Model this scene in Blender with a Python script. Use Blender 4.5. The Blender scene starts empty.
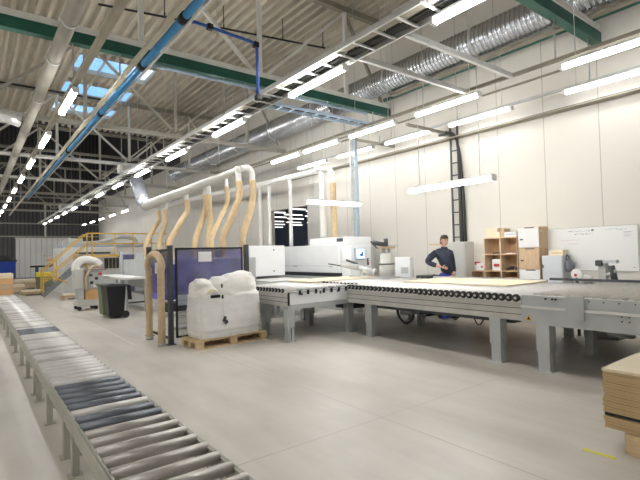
import bpy, math, random
from mathutils import Vector, Matrix
random.seed(7)
PI = math.pi
SC = bpy.context.scene
COL = SC.collection

# ------------------------------------------------------------------ materials
MATS = {}
def mat(name, col, rough=0.5, metal=0.0, var=0.0, vscale=3.0, emit=None, estr=0.0, alpha=1.0, trans=0.0, bump=0.0, bscale=20.0, stretch=(1, 1, 1), spec=None):
    if name in MATS: return MATS[name]
    m = bpy.data.materials.new(name); m.use_nodes = True
    nt = m.node_tree; b = nt.nodes['Principled BSDF']
    b.inputs['Base Color'].default_value = (*col, 1)
    b.inputs['Roughness'].default_value = rough
    b.inputs['Metallic'].default_value = metal
    if spec is not None: b.inputs['Specular IOR Level'].default_value = spec
    if alpha < 1: b.inputs['Alpha'].default_value = alpha
    if trans: b.inputs['Transmission Weight'].default_value = trans
    if emit: b.inputs['Emission Color'].default_value = (*emit, 1); b.inputs['Emission Strength'].default_value = estr
    if var or bump:
        tc = nt.nodes.new('ShaderNodeTexCoord'); mp = nt.nodes.new('ShaderNodeMapping')
        mp.inputs['Scale'].default_value = stretch
        nt.links.new(tc.outputs['Object'], mp.inputs['Vector'])
    if var:
        n = nt.nodes.new('ShaderNodeTexNoise'); n.inputs['Scale'].default_value = vscale; n.inputs['Detail'].default_value = 5
        nt.links.new(mp.outputs[0], n.inputs['Vector'])
        r = nt.nodes.new('ShaderNodeValToRGB')
        r.color_ramp.elements[0].position = 0.3; r.color_ramp.elements[1].position = 0.7
        r.color_ramp.elements[0].color = (*[max(0, c * (1 - var)) for c in col], 1)
        r.color_ramp.elements[1].color = (*[min(1, c * (1 + var)) for c in col], 1)
        nt.links.new(n.outputs['Fac'], r.inputs['Fac']); nt.links.new(r.outputs[0], b.inputs['Base Color'])
    if bump:
        n2 = nt.nodes.new('ShaderNodeTexNoise'); n2.inputs['Scale'].default_value = bscale; n2.inputs['Detail'].default_value = 4
        nt.links.new(mp.outputs[0], n2.inputs['Vector'])
        bp = nt.nodes.new('ShaderNodeBump'); bp.inputs['Strength'].default_value = bump; bp.inputs['Distance'].default_value = 0.05
        nt.links.new(n2.outputs['Fac'], bp.inputs['Height']); nt.links.new(bp.outputs[0], b.inputs['Normal'])
    MATS[name] = m
    return m

def lines_mat(name, col, col2, axis, pitch, width, offset=0.0, rough=0.6, var=0.05, vscale=0.6, bump=0.0, metal=0.0):
    """surface with thin lines repeated along an axis (world metres)"""
    m = mat(name, col, rough, metal, var, vscale)
    nt = m.node_tree; b = nt.nodes['Principled BSDF']
    src = b.inputs['Base Color'].links[0].from_socket
    g = nt.nodes.new('ShaderNodeNewGeometry'); s = nt.nodes.new('ShaderNodeSeparateXYZ')
    nt.links.new(g.outputs['Position'], s.inputs[0])
    def mth(op, a, bv):
        n = nt.nodes.new('ShaderNodeMath'); n.operation = op
        nt.links.new(a, n.inputs[0]); n.inputs[1].default_value = bv
        return n.outputs[0]
    v = mth('ADD', s.outputs[axis], 100 * pitch - offset)
    v = mth('DIVIDE', v, pitch); v = mth('FRACT', v, 0)
    v = mth('SUBTRACT', v, 0.5); v = mth('ABSOLUTE', v, 0); v = mth('GREATER_THAN', v, 0.5 - width / pitch / 2)
    mx = nt.nodes.new('ShaderNodeMix'); mx.data_type = 'RGBA'
    nt.links.new(v, mx.inputs[0]); nt.links.new(src, mx.inputs[6]); mx.inputs[7].default_value = (*col2, 1)
    nt.links.new(mx.outputs[2], b.inputs['Base Color'])
    return m

M = dict(
    steelwhite=mat('steelwhite', (.66, .65, .60), .5, .0, .06),
    chord=mat('chord', (.30, .275, .22), .6, 0, .12),
    chordlight=mat('chordlight', (.46, .44, .39), .6, 0, .08),
    greenbeam=mat('greenbeam', (.016, .105, .078), .45, 0, .15),
    railbeige=mat('railbeige', (.40, .37, .29), .55, 0, .1),
    galv=mat('galv', (.55, .56, .56), .38, .6, .15, 6),
    galvlight=mat('galvlight', (.66, .67, .66), .42, .35, .08, 6),
    duct=mat('duct', (.60, .63, .68), .24, .92, .12, 5),
    lamp=mat('lamp', (.9, .9, .9), .4, emit=(1, .985, .95), estr=17),
    lampwall=mat('lampwall', (.9, .9, .9), .4, emit=(1, .985, .95), estr=3.0),
    lampdim=mat('lampdim', (.9, .9, .9), .4, emit=(1, .985, .95), estr=.8),
    lampover=mat('lampover', (.9, .9, .9), .4, emit=(1, .985, .95), estr=13),
    lamplow=mat('lamplow', (.9, .9, .9), .4, emit=(1, .985, .95), estr=6.5),
    lampfar=mat('lampfar', (.9, .9, .9), .4, emit=(1, .985, .95), estr=7),
    lampbody=mat('lampbody', (.75, .75, .74), .4),
    black=mat('black', (.010, .010, .012), .45),
    rubber=mat('rubber', (.02, .02, .023), .6),
    darkgrey=mat('darkgrey', (.07, .075, .085), .5),
    cable=mat('cable', (.03, .03, .03), .6),
    bluepipe=mat('bluepipe', (.06, .29, .58), .38, 0, .15),
    bluebranch=mat('bluebranch', (.05, .14, .55), .38),
    paleblue=mat('paleblue', (.42, .55, .70), .4),
    bigpipe=mat('bigpipe', (.36, .34, .29), .75, 0, .1),
    flex=mat('flex', (.72, .74, .74), .35, .6, .1, 20),
    hose=mat('hose', (.78, .60, .36), .6, 0, .1, 10),
    hosedark=mat('hosedark', (.66, .50, .31), .6, 0, .1, 10),
    whitepipe=mat('whitepipe', (.82, .82, .80), .4, 0, .04),
    greypipe=mat('greypipe', (.50, .54, .62), .4, .2, .08),
    machine=mat('machine', (.84, .86, .88), .42, 0, .02),
    machinegrey=mat('machinegrey', (.50, .52, .53), .5, 0, .08, 4),
    tablegrey=mat('tablegrey', (.48, .505, .52), .45, 0, .06, 4),
    beam=mat('alubeam', (.56, .55, .52), .42, .2, .08, 4),
    beamgroove=mat('beamgroove', (.16, .155, .15), .5),
    roller=mat('roller', (.52, .50, .48), .38, .45, .1, 8),
    rollerlight=mat('rollerlight', (.74, .73, .72), .4, .2, .06, 8),
    rollerdark=mat('rollerdark', (.19, .21, .25), .38, .45, .15, 8),
    rollerwood=mat('rollerwood', (.70, .67, .63), .45, .1, .06, 8),
    convframe=mat('convframe', (.46, .46, .40), .5, .2, .08, 4),
    wood=mat('wood', (.60, .43, .25), .6, 0, .18, 6, stretch=(1, 1, 8)),
    woodtop=mat('woodtop', (.83, .73, .54), .5, 0, .05, 3),
    plywood=mat('plywood', (.56, .41, .22), .65, 0, .25, 8, stretch=(1, 1, 14)),
    pallet=mat('palletwood', (.66, .50, .30), .7, 0, .2, 9),
    shelfwood=mat('shelfwood', (.58, .38, .22), .6, 0, .12, 6),
    shelfedge=mat('shelfedge', (.72, .56, .40), .6, 0, .08, 6),
    lockwood=mat('lockwood', (.62, .45, .29), .6, 0, .12, 5, stretch=(6, 6, 1)),
    lockwhite=mat('lockwhite', (.78, .78, .80), .45),
    card=mat('card', (.55, .42, .28), .7, 0, .1),
    film=mat('film', (.90, .90, .89), .22, 0, .04, 6, bump=.25, bscale=6),
    sack=mat('sack', (.92, .91, .88), .5, 0, .04, 6, bump=.3, bscale=5),
    paper=mat('paper', (.85, .85, .85), .6),
    board=mat('board', (.86, .87, .87), .3),
    yellow=mat('yellow', (.75, .47, .08), .45, 0, .06),
    yellowbright=mat('yellowbright', (.8, .75, .08), .5),
    skin=mat('skin', (.60, .34, .25), .55),
    jacket=mat('jacket', (.030, .038, .065), .8, 0, .2, 12),
    trousers=mat('trousers', (.02, .035, .24), .8, 0, .2, 12),
    hair=mat('hair', (.055, .035, .022), .7, 0, .3, 40),
    shoe=mat('shoe', (.02, .02, .022), .6),
    eye=mat('eye', (.02, .015, .01), .3),
    lips=mat('lips', (.42, .18, .15), .5),
    red=mat('red', (.55, .05, .05), .5),
    blue=mat('blue', (.01, .05, .35), .6, 0, .2),
    orange=mat('orangewood', (.70, .42, .20), .6, 0, .1),
    screen=mat('screen', (.2, .4, .6), .2, emit=(.35, .55, .85), estr=.9),
    bingreen=mat('bingreen', (.16, .20, .12), .5),
    greybag=mat('greybag', (.22, .23, .27), .8),
    cabgrey=mat('cabgrey', (.56, .56, .53), .5),
    cablight=mat('cablight', (.63, .66, .70), .45),
    purple=mat('purple', (.17, .16, .36), .35, 0, .5, 5, alpha=.93),
    tint=mat('tint', (.10, .10, .32), .12, 0, .7, 4.5, alpha=.50),
    maroon2=mat('tabletopred', (.30, .22, .26), .5),
    pipecream=mat('pipecream', (.58, .57, .53), .45, 0, .05),
    stringer=mat('stringer', (.20, .22, .23), .5),
    sky=None,
)
M['pvc'] = lines_mat('pvc', (.78, .78, .78), (.50, .51, .54), 0, .40, .05, rough=.25)
M['concwall'] = lines_mat('concwall', (.72, .695, .645), (.45, .43, .39), 1, 1.04, .016, 4.58, rough=.7, var=.025)
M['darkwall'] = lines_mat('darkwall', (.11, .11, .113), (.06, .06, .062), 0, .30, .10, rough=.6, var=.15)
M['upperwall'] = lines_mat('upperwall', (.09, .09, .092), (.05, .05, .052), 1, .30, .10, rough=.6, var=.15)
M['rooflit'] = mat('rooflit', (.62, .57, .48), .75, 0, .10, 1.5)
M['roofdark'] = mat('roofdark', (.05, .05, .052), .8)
M['glass'] = mat('skyglass', (.8, .9, 1), .05, alpha=.15)

def floor_mat():
    m = mat('concrete', (.64, .61, .565), .42, 0, .10, .8)
    nt = m.node_tree; b = nt.nodes['Principled BSDF']
    src = b.inputs['Base Color'].links[0].from_socket
    tc = nt.nodes.new('ShaderNodeNewGeometry')
    # long streaks left by traffic along the hall
    mp = nt.nodes.new('ShaderNodeMapping'); mp.inputs['Scale'].default_value = (1.6, .25, 1)
    nt.links.new(tc.outputs['Position'], mp.inputs['Vector'])
    n = nt.nodes.new('ShaderNodeTexNoise'); n.inputs['Scale'].default_value = 1.4; n.inputs['Detail'].default_value = 8; n.inputs['Roughness'].default_value = .65
    nt.links.new(mp.outputs[0], n.inputs['Vector'])
    r = nt.nodes.new('ShaderNodeValToRGB')
    r.color_ramp.elements[0].position = .35; r.color_ramp.elements[0].color = (.86, .85, .83, 1)
    r.color_ramp.elements[1].position = .62; r.color_ramp.elements[1].color = (1, 1, 1, 1)
    nt.links.new(n.outputs['Fac'], r.inputs['Fac'])
    mx = nt.nodes.new('ShaderNodeMix'); mx.data_type = 'RGBA'; mx.blend_type = 'MULTIPLY'; mx.inputs[0].default_value = 1
    nt.links.new(src, mx.inputs[6]); nt.links.new(r.outputs[0], mx.inputs[7])
    last = mx.outputs[2]
    # sawn joints
    s = nt.nodes.new('ShaderNodeSeparateXYZ'); nt.links.new(tc.outputs['Position'], s.inputs[0])
    def joint(axis, pitch, off, w, last, c):
        def mth(op, a, v):
            q = nt.nodes.new('ShaderNodeMath'); q.operation = op; nt.links.new(a, q.inputs[0]); q.inputs[1].default_value = v; return q.outputs[0]
        v = mth('ADD', s.outputs[axis], 50 * pitch - off); v = mth('DIVIDE', v, pitch); v = mth('FRACT', v, 0)
        v = mth('SUBTRACT', v, .5); v = mth('ABSOLUTE', v, 0); v = mth('GREATER_THAN', v, .5 - w / pitch / 2)
        k = nt.nodes.new('ShaderNodeMix'); k.data_type = 'RGBA'
        nt.links.new(v, k.inputs[0]); nt.links.new(last, k.inputs[6]); k.inputs[7].default_value = (*c, 1)
        return k.outputs[2]
    last = joint(1, 5.4, JX, .012, last, (.47, .44, .40))
    last = joint(0, 5.2, JY, .012, last, (.47, .44, .40))
    nt.links.new(last, b.inputs['Base Color'])
    n3 = nt.nodes.new('ShaderNodeTexNoise'); n3.inputs['Scale'].default_value = 2.0
    nt.links.new(tc.outputs['Position'], n3.inputs['Vector'])
    mr = nt.nodes.new('ShaderNodeMapRange'); mr.inputs['To Min'].default_value = .30; mr.inputs['To Max'].default_value = .50
    nt.links.new(n3.outputs['Fac'], mr.inputs['Value']); nt.links.new(mr.outputs[0], b.inputs['Roughness'])
    return m
JX, JY = 3.0, 2.95

# ------------------------------------------------------------------ mesh builder
class MB:
    def __init__(s): s.v = []; s.f = []; s.sm = []
    def _add(s, vs, fs, smooth=False):
        n = len(s.v); s.v += [tuple(v) for v in vs]
        for f in fs: s.f.append(tuple(i + n for i in f)); s.sm.append(smooth)
        return s
    def box(s, x0, x1, y0, y1, z0, z1):
        if x0 > x1: x0, x1 = x1, x0
        if y0 > y1: y0, y1 = y1, y0
        if z0 > z1: z0, z1 = z1, z0
        v = [(x0, y0, z0), (x1, y0, z0), (x1, y1, z0), (x0, y1, z0), (x0, y0, z1), (x1, y0, z1), (x1, y1, z1), (x0, y1, z1)]
        return s._add(v, [(3, 2, 1, 0), (4, 5, 6, 7), (0, 1, 5, 4), (1, 2, 6, 5), (2, 3, 7, 6), (3, 0, 4, 7)])
    def cbox(s, c, d, rx=0, ry=0, rz=0):
        R = Matrix.Rotation(rz, 3, 'Z') @ Matrix.Rotation(ry, 3, 'Y') @ Matrix.Rotation(rx, 3, 'X')
        h = Vector(d) / 2; v = []
        for a, b, e in ((-1, -1, -1), (1, -1, -1), (1, 1, -1), (-1, 1, -1), (-1, -1, 1), (1, -1, 1), (1, 1, 1), (-1, 1, 1)):
            v.append(Vector(c) + R @ Vector((a * h.x, b * h.y, e * h.z)))
        return s._add(v, [(3, 2, 1, 0), (4, 5, 6, 7), (0, 1, 5, 4), (1, 2, 6, 5), (2, 3, 7, 6), (3, 0, 4, 7)])
    def bar(s, p, q, w, h=None, up=(0, 0, 1)):
        """square section bar between two points"""
        h = h or w; p, q = Vector(p), Vector(q); d = (q - p).normalized(); u = Vector(up)
        if abs(d.dot(u)) > .98: u = Vector((0, 1, 0))
        a = d.cross(u).normalized(); b = a.cross(d).normalized(); v = []
        for e in (p, q):
            for i, j in ((-1, -1), (1, -1), (1, 1), (-1, 1)): v.append(e + a * (i * w / 2) + b * (j * h / 2))
        return s._add(v, [(3, 2, 1, 0), (4, 5, 6, 7), (0, 1, 5, 4), (1, 2, 6, 5), (2, 3, 7, 6), (3, 0, 4, 7)])
    def tube(s, pts, r, seg=12, caps=True, smooth=True):
        pts = [Vector(p) for p in pts]; n = len(pts)
        rs = r if isinstance(r, (list, tuple)) else [r] * n
        tan = []
        for i in range(n):
            a = pts[max(0, i - 1)]; b = pts[min(n - 1, i + 1)]; tan.append((b - a).normalized())
        u = Vector((0, 0, 1)) if abs(tan[0].z) < .9 else Vector((1, 0, 0))
        a = tan[0].cross(u).normalized(); V = []
        for i in range(n):
            a = (a - tan[i] * a.dot(tan[i])).normalized(); b = tan[i].cross(a)
            for k in range(seg):
                t = 2 * PI * k / seg; V.append(pts[i] + (a * math.cos(t) + b * math.sin(t)) * rs[i])
        F = []
        for i in range(n - 1):
            for k in range(seg):
                k2 = (k + 1) % seg; F.append((i * seg + k, i * seg + k2, (i + 1) * seg + k2, (i + 1) * seg + k))
        s._add(V, F, smooth)
        if caps:
            m = len(s.v) - len(V)
            s.f.append(tuple(m + k for k in reversed(range(seg)))); s.sm.append(False)
            s.f.append(tuple(m + (n - 1) * seg + k for k in range(seg))); s.sm.append(False)
        return s
    def cyl(s, p, q, r, seg=16, r2=None): return s.tube([p, q], [r, r if r2 is None else r2], seg)
    def ball(s, c, rx, ry, rz, seg=14, rings=9):
        V = [(c[0], c[1], c[2] - rz)]; F = []
        for i in range(1, rings):
            t = PI * i / rings
            for k in range(seg):
                a = 2 * PI * k / seg; V.append((c[0] + rx * math.sin(t) * math.cos(a), c[1] + ry * math.sin(t) * math.sin(a), c[2] - rz * math.cos(t)))
        V.append((c[0], c[1], c[2] + rz)); L = len(V) - 1
        for k in range(seg):
            k2 = (k + 1) % seg; F.append((0, 1 + k2, 1 + k)); F.append((L, L - seg + k, L - seg + k2))
            for i in range(rings - 2): a = 1 + i * seg; F.append((a + k, a + k2, a + seg + k2, a + seg + k))
        return s._add(V, F, True)
    def prism(s, poly, axis, a, b):
        """polygon (2D in the other two axes) swept along an axis"""
        n = len(poly); V = []
        for t in (a, b):
            for p in poly:
                V.append({'x': (t, p[0], p[1]), 'y': (p[0], t, p[1]), 'z': (p[0], p[1], t)}[axis])
        F = [tuple(range(n))[::-1], tuple(range(n, 2 * n))] + [(i, (i + 1) % n, (i + 1) % n + n, i + n) for i in range(n)]
        return s._add(V, F)

def rootloc(o):
    while o.parent is not None: o = o.parent
    return o.location.copy()
def put(o, parent=None, kind=None, label=None, cat=None, group=None):
    COL.objects.link(o)
    if parent is not None: o.parent = parent
    if kind: o['kind'] = kind
    if label: o['label'] = label
    if cat: o['category'] = cat
    if group: o['group'] = group
    return o
def build(name, mb, m, parent=None, bevel=0, **kw):
    off = rootloc(parent) if parent is not None else Vector((0, 0, 0))
    own = parent is None and kw.get('cat')
    me = bpy.data.meshes.new(name)
    vs = [Vector(v) for v in mb.v]
    if own:
        lo = Vector([min(v[i] for v in vs) for i in range(3)]); hi = Vector([max(v[i] for v in vs) for i in range(3)])
        off = Vector(((lo.x + hi.x) / 2, (lo.y + hi.y) / 2, lo.z))
    me.from_pydata([tuple(v - off) for v in vs], [], mb.f)
    me.polygons.foreach_set('use_smooth', mb.sm)
    me.materials.append(M[m] if isinstance(m, str) else m)
    me.update()
    o = bpy.data.objects.new(name, me)
    if own: o.location = off
    put(o, parent, **kw)
    if bevel:
        b = o.modifiers.new('bevel', 'BEVEL'); b.width = bevel; b.segments = 2; b.limit_method = 'ANGLE'
    return o
def thing(name, label, cat, loc, group=None):
    o = bpy.data.objects.new(name, None); o.location = loc; o.empty_display_size = .2
    return put(o, None, label=label, cat=cat, group=group)
def copy_tree(o, parent=None):
    c = o.copy(); COL.objects.link(c); c.parent = parent
    for ch in list(o.children): copy_tree(ch, c)
    return c
def arc(c, r, a0, a1, n, plane='xz'):
    out = []
    for i in range(n + 1):
        t = a0 + (a1 - a0) * i / n; u, w = r * math.cos(t), r * math.sin(t)
        out.append({'xz': (c[0] + u, c[1], c[2] + w), 'yz': (c[0], c[1] + u, c[2] + w), 'xy': (c[0] + u, c[1] + w, c[2])}[plane])
    return out
def smooth_path(pts, n=8):
    """Catmull-Rom through points"""
    P = [Vector(p) for p in pts]; P = [P[0] * 2 - P[1]] + P + [P[-1] * 2 - P[-2]]; out = []
    for i in range(1, len(P) - 2):
        for k in range(n):
            t = k / n; a, b, c, d = P[i - 1], P[i], P[i + 1], P[i + 2]
            out.append(.5 * ((2 * b) + (c - a) * t + (2 * a - 5 * b + 4 * c - d) * t * t + (3 * b - a - 3 * c + d) * t ** 3))
    out.append(P[-2]); return out
ORD = ['nearest', 'second', 'third', 'fourth', 'fifth', 'sixth', 'seventh', 'eighth', 'ninth', 'tenth', 'eleventh', 'twelfth', 'farthest']

# ------------------------------------------------------------------ setting
XW = 9.4     # right wall
XL = -12.0
YB = -4.0
YR = 25.1    # end of the lit low roof
YF = 46.0    # far wall
R = 8.0
build('floor', MB().box(XL, 30, YB, 50, -.2, 0), floor_mat(), kind='structure')
w = MB()   # right wall with a big doorway to the next hall
DY0, DY1, DZ = 12.9, 15.55, 3.2
w.box(XW, XW + .25, YB, DY0, 0, 7.65).box(XW, XW + .25, DY1, YF, 0, 6.8).box(XW, XW + .25, DY0, DY1, DZ, 7.65).box(XW, XW + .25, DY1, YR, 6.8, 7.65)
build('wall_right', w, 'concwall', kind='structure')
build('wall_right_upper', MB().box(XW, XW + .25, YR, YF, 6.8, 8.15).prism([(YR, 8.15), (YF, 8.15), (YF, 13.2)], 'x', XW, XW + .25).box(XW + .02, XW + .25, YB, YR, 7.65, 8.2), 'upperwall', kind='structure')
build('trim_1', MB().box(XW - .12, XW, YB, YR, 7.62, 7.92), mat('trimdark', (.03, .029, .027), .8), kind='structure')
build('trim_2', MB().box(XW - .05, XW, 12.75, 12.9, 0, 3.25).box(XW - .05, XW, 12.2, 12.75, 0, 3.9), 'cabgrey', kind='structure')
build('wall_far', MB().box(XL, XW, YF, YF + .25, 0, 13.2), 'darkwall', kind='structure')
build('wall_left', MB().box(XL - .25, XL, YB, YF, 0, 8.2).prism([(YR, 8.15), (YF, 8.15), (YF, 13.2)], 'x', XL - .25, XL), 'concwall', kind='structure')
build('wall_back', MB().box(XL, XW, YB - .25, YB, 0, 8.2), mat('backwall', (.55, .53, .5), .7), kind='structure')
for k, z in enumerate((4.6, 5.7, 6.9, 3.5)):
    build('trim_%d' % (k + 3), MB().box(XL, XW, YF - .12, YF, z, z + .1), 'chordlight', kind='structure')
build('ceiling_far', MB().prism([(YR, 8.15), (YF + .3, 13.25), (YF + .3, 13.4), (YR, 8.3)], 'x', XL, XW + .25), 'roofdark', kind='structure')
# corrugated roof sheets with three rows of rooflights
def corr(mb, x0, x1, y0, y1, z=R, pitch=.27, h=.13):
    """trapezoidal roof sheet, ribs running along the hall"""
    prof = ((0, 0), (.085, 0), (.115, 1), (.24, 1)); xs = [(x0, 0)]
    k = math.floor(x0 / pitch)
    def hz(x):
        u = x % pitch
        if u < .085: return 0
        if u < .115: return (u - .085) / .03
        if u < .24: return 1
        return 1 - (u - .24) / .03
    pts = {x0, x1}
    while k * pitch < x1 + pitch:
        for u, _ in prof:
            x = k * pitch + u
            if x0 < x < x1: pts.add(x)
        k += 1
    pts = sorted(pts); n = len(pts) - 1
    V = [(x, y, z + h * hz(x + 1e-7)) for y in (y0, y1) for x in pts]
    mb._add(V, [(i, i + 1, n + 2 + i, n + 1 + i) for i in range(n)], False)
cb = MB()
SKY = [(15.85, 17.35), (18.55, 20.1), (21.2, 22.6)]
SX0, SX1 = 2.75, 5.17
corr(cb, XL, SX0, YB, YR); corr(cb, SX1, XW, YB, YR)
ys = [YB] + [q for s in SKY for q in s] + [YR]
for i in range(0, len(ys), 2): corr(cb, SX0, SX1, ys[i], ys[i + 1])
ceil = build('ceiling', cb, 'rooflit', kind='structure')
for k, (a, b_) in enumerate(SKY):
    wn = build('window_%d' % (k + 1), MB().box(SX0, SX1, a, b_, R + .14, R + .16), 'glass', kind='structure')
    fr = MB(); fr.box(SX0 - .05, SX1 + .05, a - .06, a, R - .02, R + .14).box(SX0 - .05, SX1 + .05, b_, b_ + .06, R - .02, R + .14)
    for x in (SX0 - .03, 3.55, 4.4, SX1): fr.box(x, x + .03, a, b_, R + .02, R + .14)
    build('window_frame', fr, 'chordlight', wn)
# next hall seen through the doorway
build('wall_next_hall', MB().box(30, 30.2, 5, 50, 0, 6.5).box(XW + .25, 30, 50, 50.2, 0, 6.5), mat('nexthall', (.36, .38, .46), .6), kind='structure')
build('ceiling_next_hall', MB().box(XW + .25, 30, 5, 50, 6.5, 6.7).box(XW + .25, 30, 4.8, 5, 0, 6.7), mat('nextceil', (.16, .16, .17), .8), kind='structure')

# ------------------------------------------------------------------ roof trusses
NAMES = {3.51: 'nearest roof truss, its dark green bottom beam crossing the top right corner',
         8.9: 'roof truss with long dark green bottom beam crossing above the hall',
         14.3: 'beige roof truss just beyond the long green beam',
         19.7: 'pale roof truss under the middle of the skylights',
         25.1: 'pale roof truss where the light corrugated roof ends',
         30.5: 'far pale truss against the dark end, first past the light roof',
         35.9: 'far pale truss against the dark end, second past the light roof',
         41.3: 'farthest pale truss just before the dark end wall'}
for Y in (3.51, 8.9, 14.3, 19.7, 25.1, 30.5, 35.9, 41.3):
    near = Y < 10
    t = thing('roof_truss', NAMES[Y], 'roof truss', (0, Y, 5.3), 'roof trusses across the hall')
    g = 'greenbeam' if near else 'chordlight'
    xe = XW - .02
    build('bottom_beam', MB().box(XL + .02, xe, Y - .08, Y + .08, 5.3, 5.50 if near else 5.42), g, t)
    if near: build('bottom_flange', MB().box(XL + .02, xe - .1, Y - .10, Y + .10, 5.50, 5.61), 'whitepipe', t)
    build('top_chord', MB().box(XL + .02, xe - .13, Y - .07, Y + .07, 7.80, 7.94), 'chord' if Y < 26 else 'chordlight', t)
    if Y > 4:
        sm = 'whitepipe' if Y < 12 else ('steelwhite' if 18 < Y < 28 else 'chordlight')
        for x in (7.8, 5.22, 2.6, 0, -2.6, -5.2):
            build('vertical', MB().box(x - .045, x + .045, Y - .04, Y + .04, 5.5, 7.82), sm, t)
        for a, b_ in ((5.22, 7.8), (5.22, 2.6), (0, 2.6), (0, -2.6), (-5.2, -2.6), (9.25, 7.8)):
            build('diagonal', MB().bar((a + (.1 if b_ > a else -.1), Y, 5.55), (b_, Y, 7.8), .07), sm if Y > 9 or a == 5.22 else 'chord', t)

# ------------------------------------------------------------------ lamps
def fixture(x, y, z, axis='y', L=1.55, top=None, label='', group='', far=False, wires=True, lm=None):
    t = thing('hanging_light', label, 'ceiling light', (x, y, z), group)
    h = L / 2
    f = lambda a0, a1, b0, b1, c0, c1: (x + b0, x + b1, y + a0, y + a1, z + c0, z + c1) if axis == 'y' else (x + a0, x + a1, y + b0, y + b1, z + c0, z + c1)
    build('housing', MB().box(*f(-h, h, -.048, .048, .061, .09)), 'lampbody', t)
    d = MB()
    poly = [(-.040, .060), (-.050, .03), (-.045, .006), (-.025, -.010), (.025, -.010), (.045, .006), (.050, .03), (.040, .060)]
    if axis == 'y': d.prism([(x + a, z + b) for a, b in poly], 'y', y - h + .03, y + h - .03)
    else: d.prism([(y + a, z + b) for a, b in poly], 'x', x - h + .03, x + h - .03)
    build('diffuser', d, lm or ('lampfar' if far else 'lamp'), t)
    build('end_cap', MB().box(*f(-h - .02, -h + .03, -.053, .053, -.013, .07)), 'lampbody', t)
    build('end_cap', MB().box(*f(h - .03, h + .02, -.053, .053, -.013, .07)), 'lampbody', t)
    if wires and top:
        for s in (-.6, .6):
            px, py = (x, y + s * h * 1.2) if axis == 'y' else (x + s * h * 1.2, y)
            build('suspension_wire', MB().cyl((px, py, z + .1), (px, py, top), .006, 5), 'galv', t)
    return t
ZL = 4.38
YB_ROW = [2.85, 6.12, 9.45, 12.8, 16.05, 19.3, 22.55, 25.8, 29.05, 32.3, 35.55, 38.8, 42.05]
for i, y in enumerate(YB_ROW):
    fixture(4.68, y, ZL, far=i > 4, label='%s fluorescent light under the long cable ladder down the middle of the hall' % ORD[i], group='lights under the cable ladder', wires=False)
for i, y in enumerate(YB_ROW[:]):
    if y < 8: continue
    fixture(1.43, y, ZL, far=i > 5, label='%s fluorescent light on the left rail by the blue pipe' % ORD[i - 2 if i < 12 else 12], group='lights on the left rail', wires=False)
for i, y in enumerate((3.15, 5.76, 7.82, 9.86, 11.95)):
    fixture(8.9, y, ZL, label='%s light in the row hanging closest to the right wall' % ORD[i], group='lights closest to the right wall', top=5.6, lm='lampwall')
for i, y in enumerate((2.6, 5.65, 7.8, 9.8, 11.55)):
    fixture(7.6, y, ZL, label='%s light in the second row from the right wall' % ORD[i], group='lights in the second row from the right wall', top=R, lm='lamplow')
for i, y in enumerate((29.7, 32.9, 36.1, 39.3, 42.5)):
    fixture(7.6, y, ZL, far=True, label='%s of five small distant lights above the yellow railing' % (ORD[i] if i < 4 else 'farthest'), group='distant lights by the pale wall', wires=False)
fixture(6.58, 4.9, 2.60, label='low white fluorescent light hanging over the roller line near the worker', group='low lights over the machine', L=1.75, top=4.5, lm='lampover')
fixture(6.55, 8.0, 2.60, axis='x', label='low white fluorescent light hanging crosswise over the white machine', group='low lights over the machine', L=1.6, top=4.5, lm='lampover')
# unseen light rows added on the left to brighten floor and ceiling
for x in (-2.2, -6.0):
    for i, y in enumerate((-1.0, 2.85, 9.45, 16.05, 22.55, 32.3, 42.05)):
        fixture(x, y, ZL, lm='lamp', wires=False, label='unseen fluorescent light added to brighten the left side of the hall', group='unseen added lights on the left side of the hall')
# next hall lights
k = 0
for x in (15.5, 18, 20.5, 23, 25.5, 28):
    for m_ in (1.33, 1.46, 1.59):
        fixture(x, x * m_ + .3 * (k % 2), 4.6, axis='x', lm='lampdim', wires=False, L=1.8, label='light in the next hall seen through the doorway', group='lights in the next hall'); k += 1
for (x, y) in ((15.0, 17.5), (20, 25.5)):
    build('steel_column', MB().box(x - .12, x + .12, y - .12, y + .12, 0, 6.5), 'blue' if x < 16 else 'darkgrey', cat='column', label='dark blue steel column through the doorway' if x < 16 else 'dark column deep in the next hall')
q = MB()
for (x, y, h, c) in ((13.5, 17.8, 1.6, 'machinegrey'), (18.5, 23.0, 2.6, 'blue'), (16.0, 22.5, 1.9, 'card')):
    t = thing('storage_rack', {'machinegrey': 'grey rack just inside the doorway', 'blue': 'tall blue rack in the next hall', 'card': 'brown rack deep in the next hall'}[c], 'rack', (x, y, 0))
    f = MB()
    for a in (-.9, .9):
        for b_ in (-.4, .4): f.box(x + a - .04, x + a + .04, y + b_ - .04, y + b_ + .04, 0, h)
    build('frame', f, c, t)
    for z in (.3, h * .5, h * .95): build('shelf', MB().box(x - .95, x + .95, y - .45, y + .45, z, z + .05), c, t)
    build('load', MB().box(x - .8, x + .1, y - .35, y + .35, h * .5 + .05, h * .5 + .5), 'paper', t)

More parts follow.
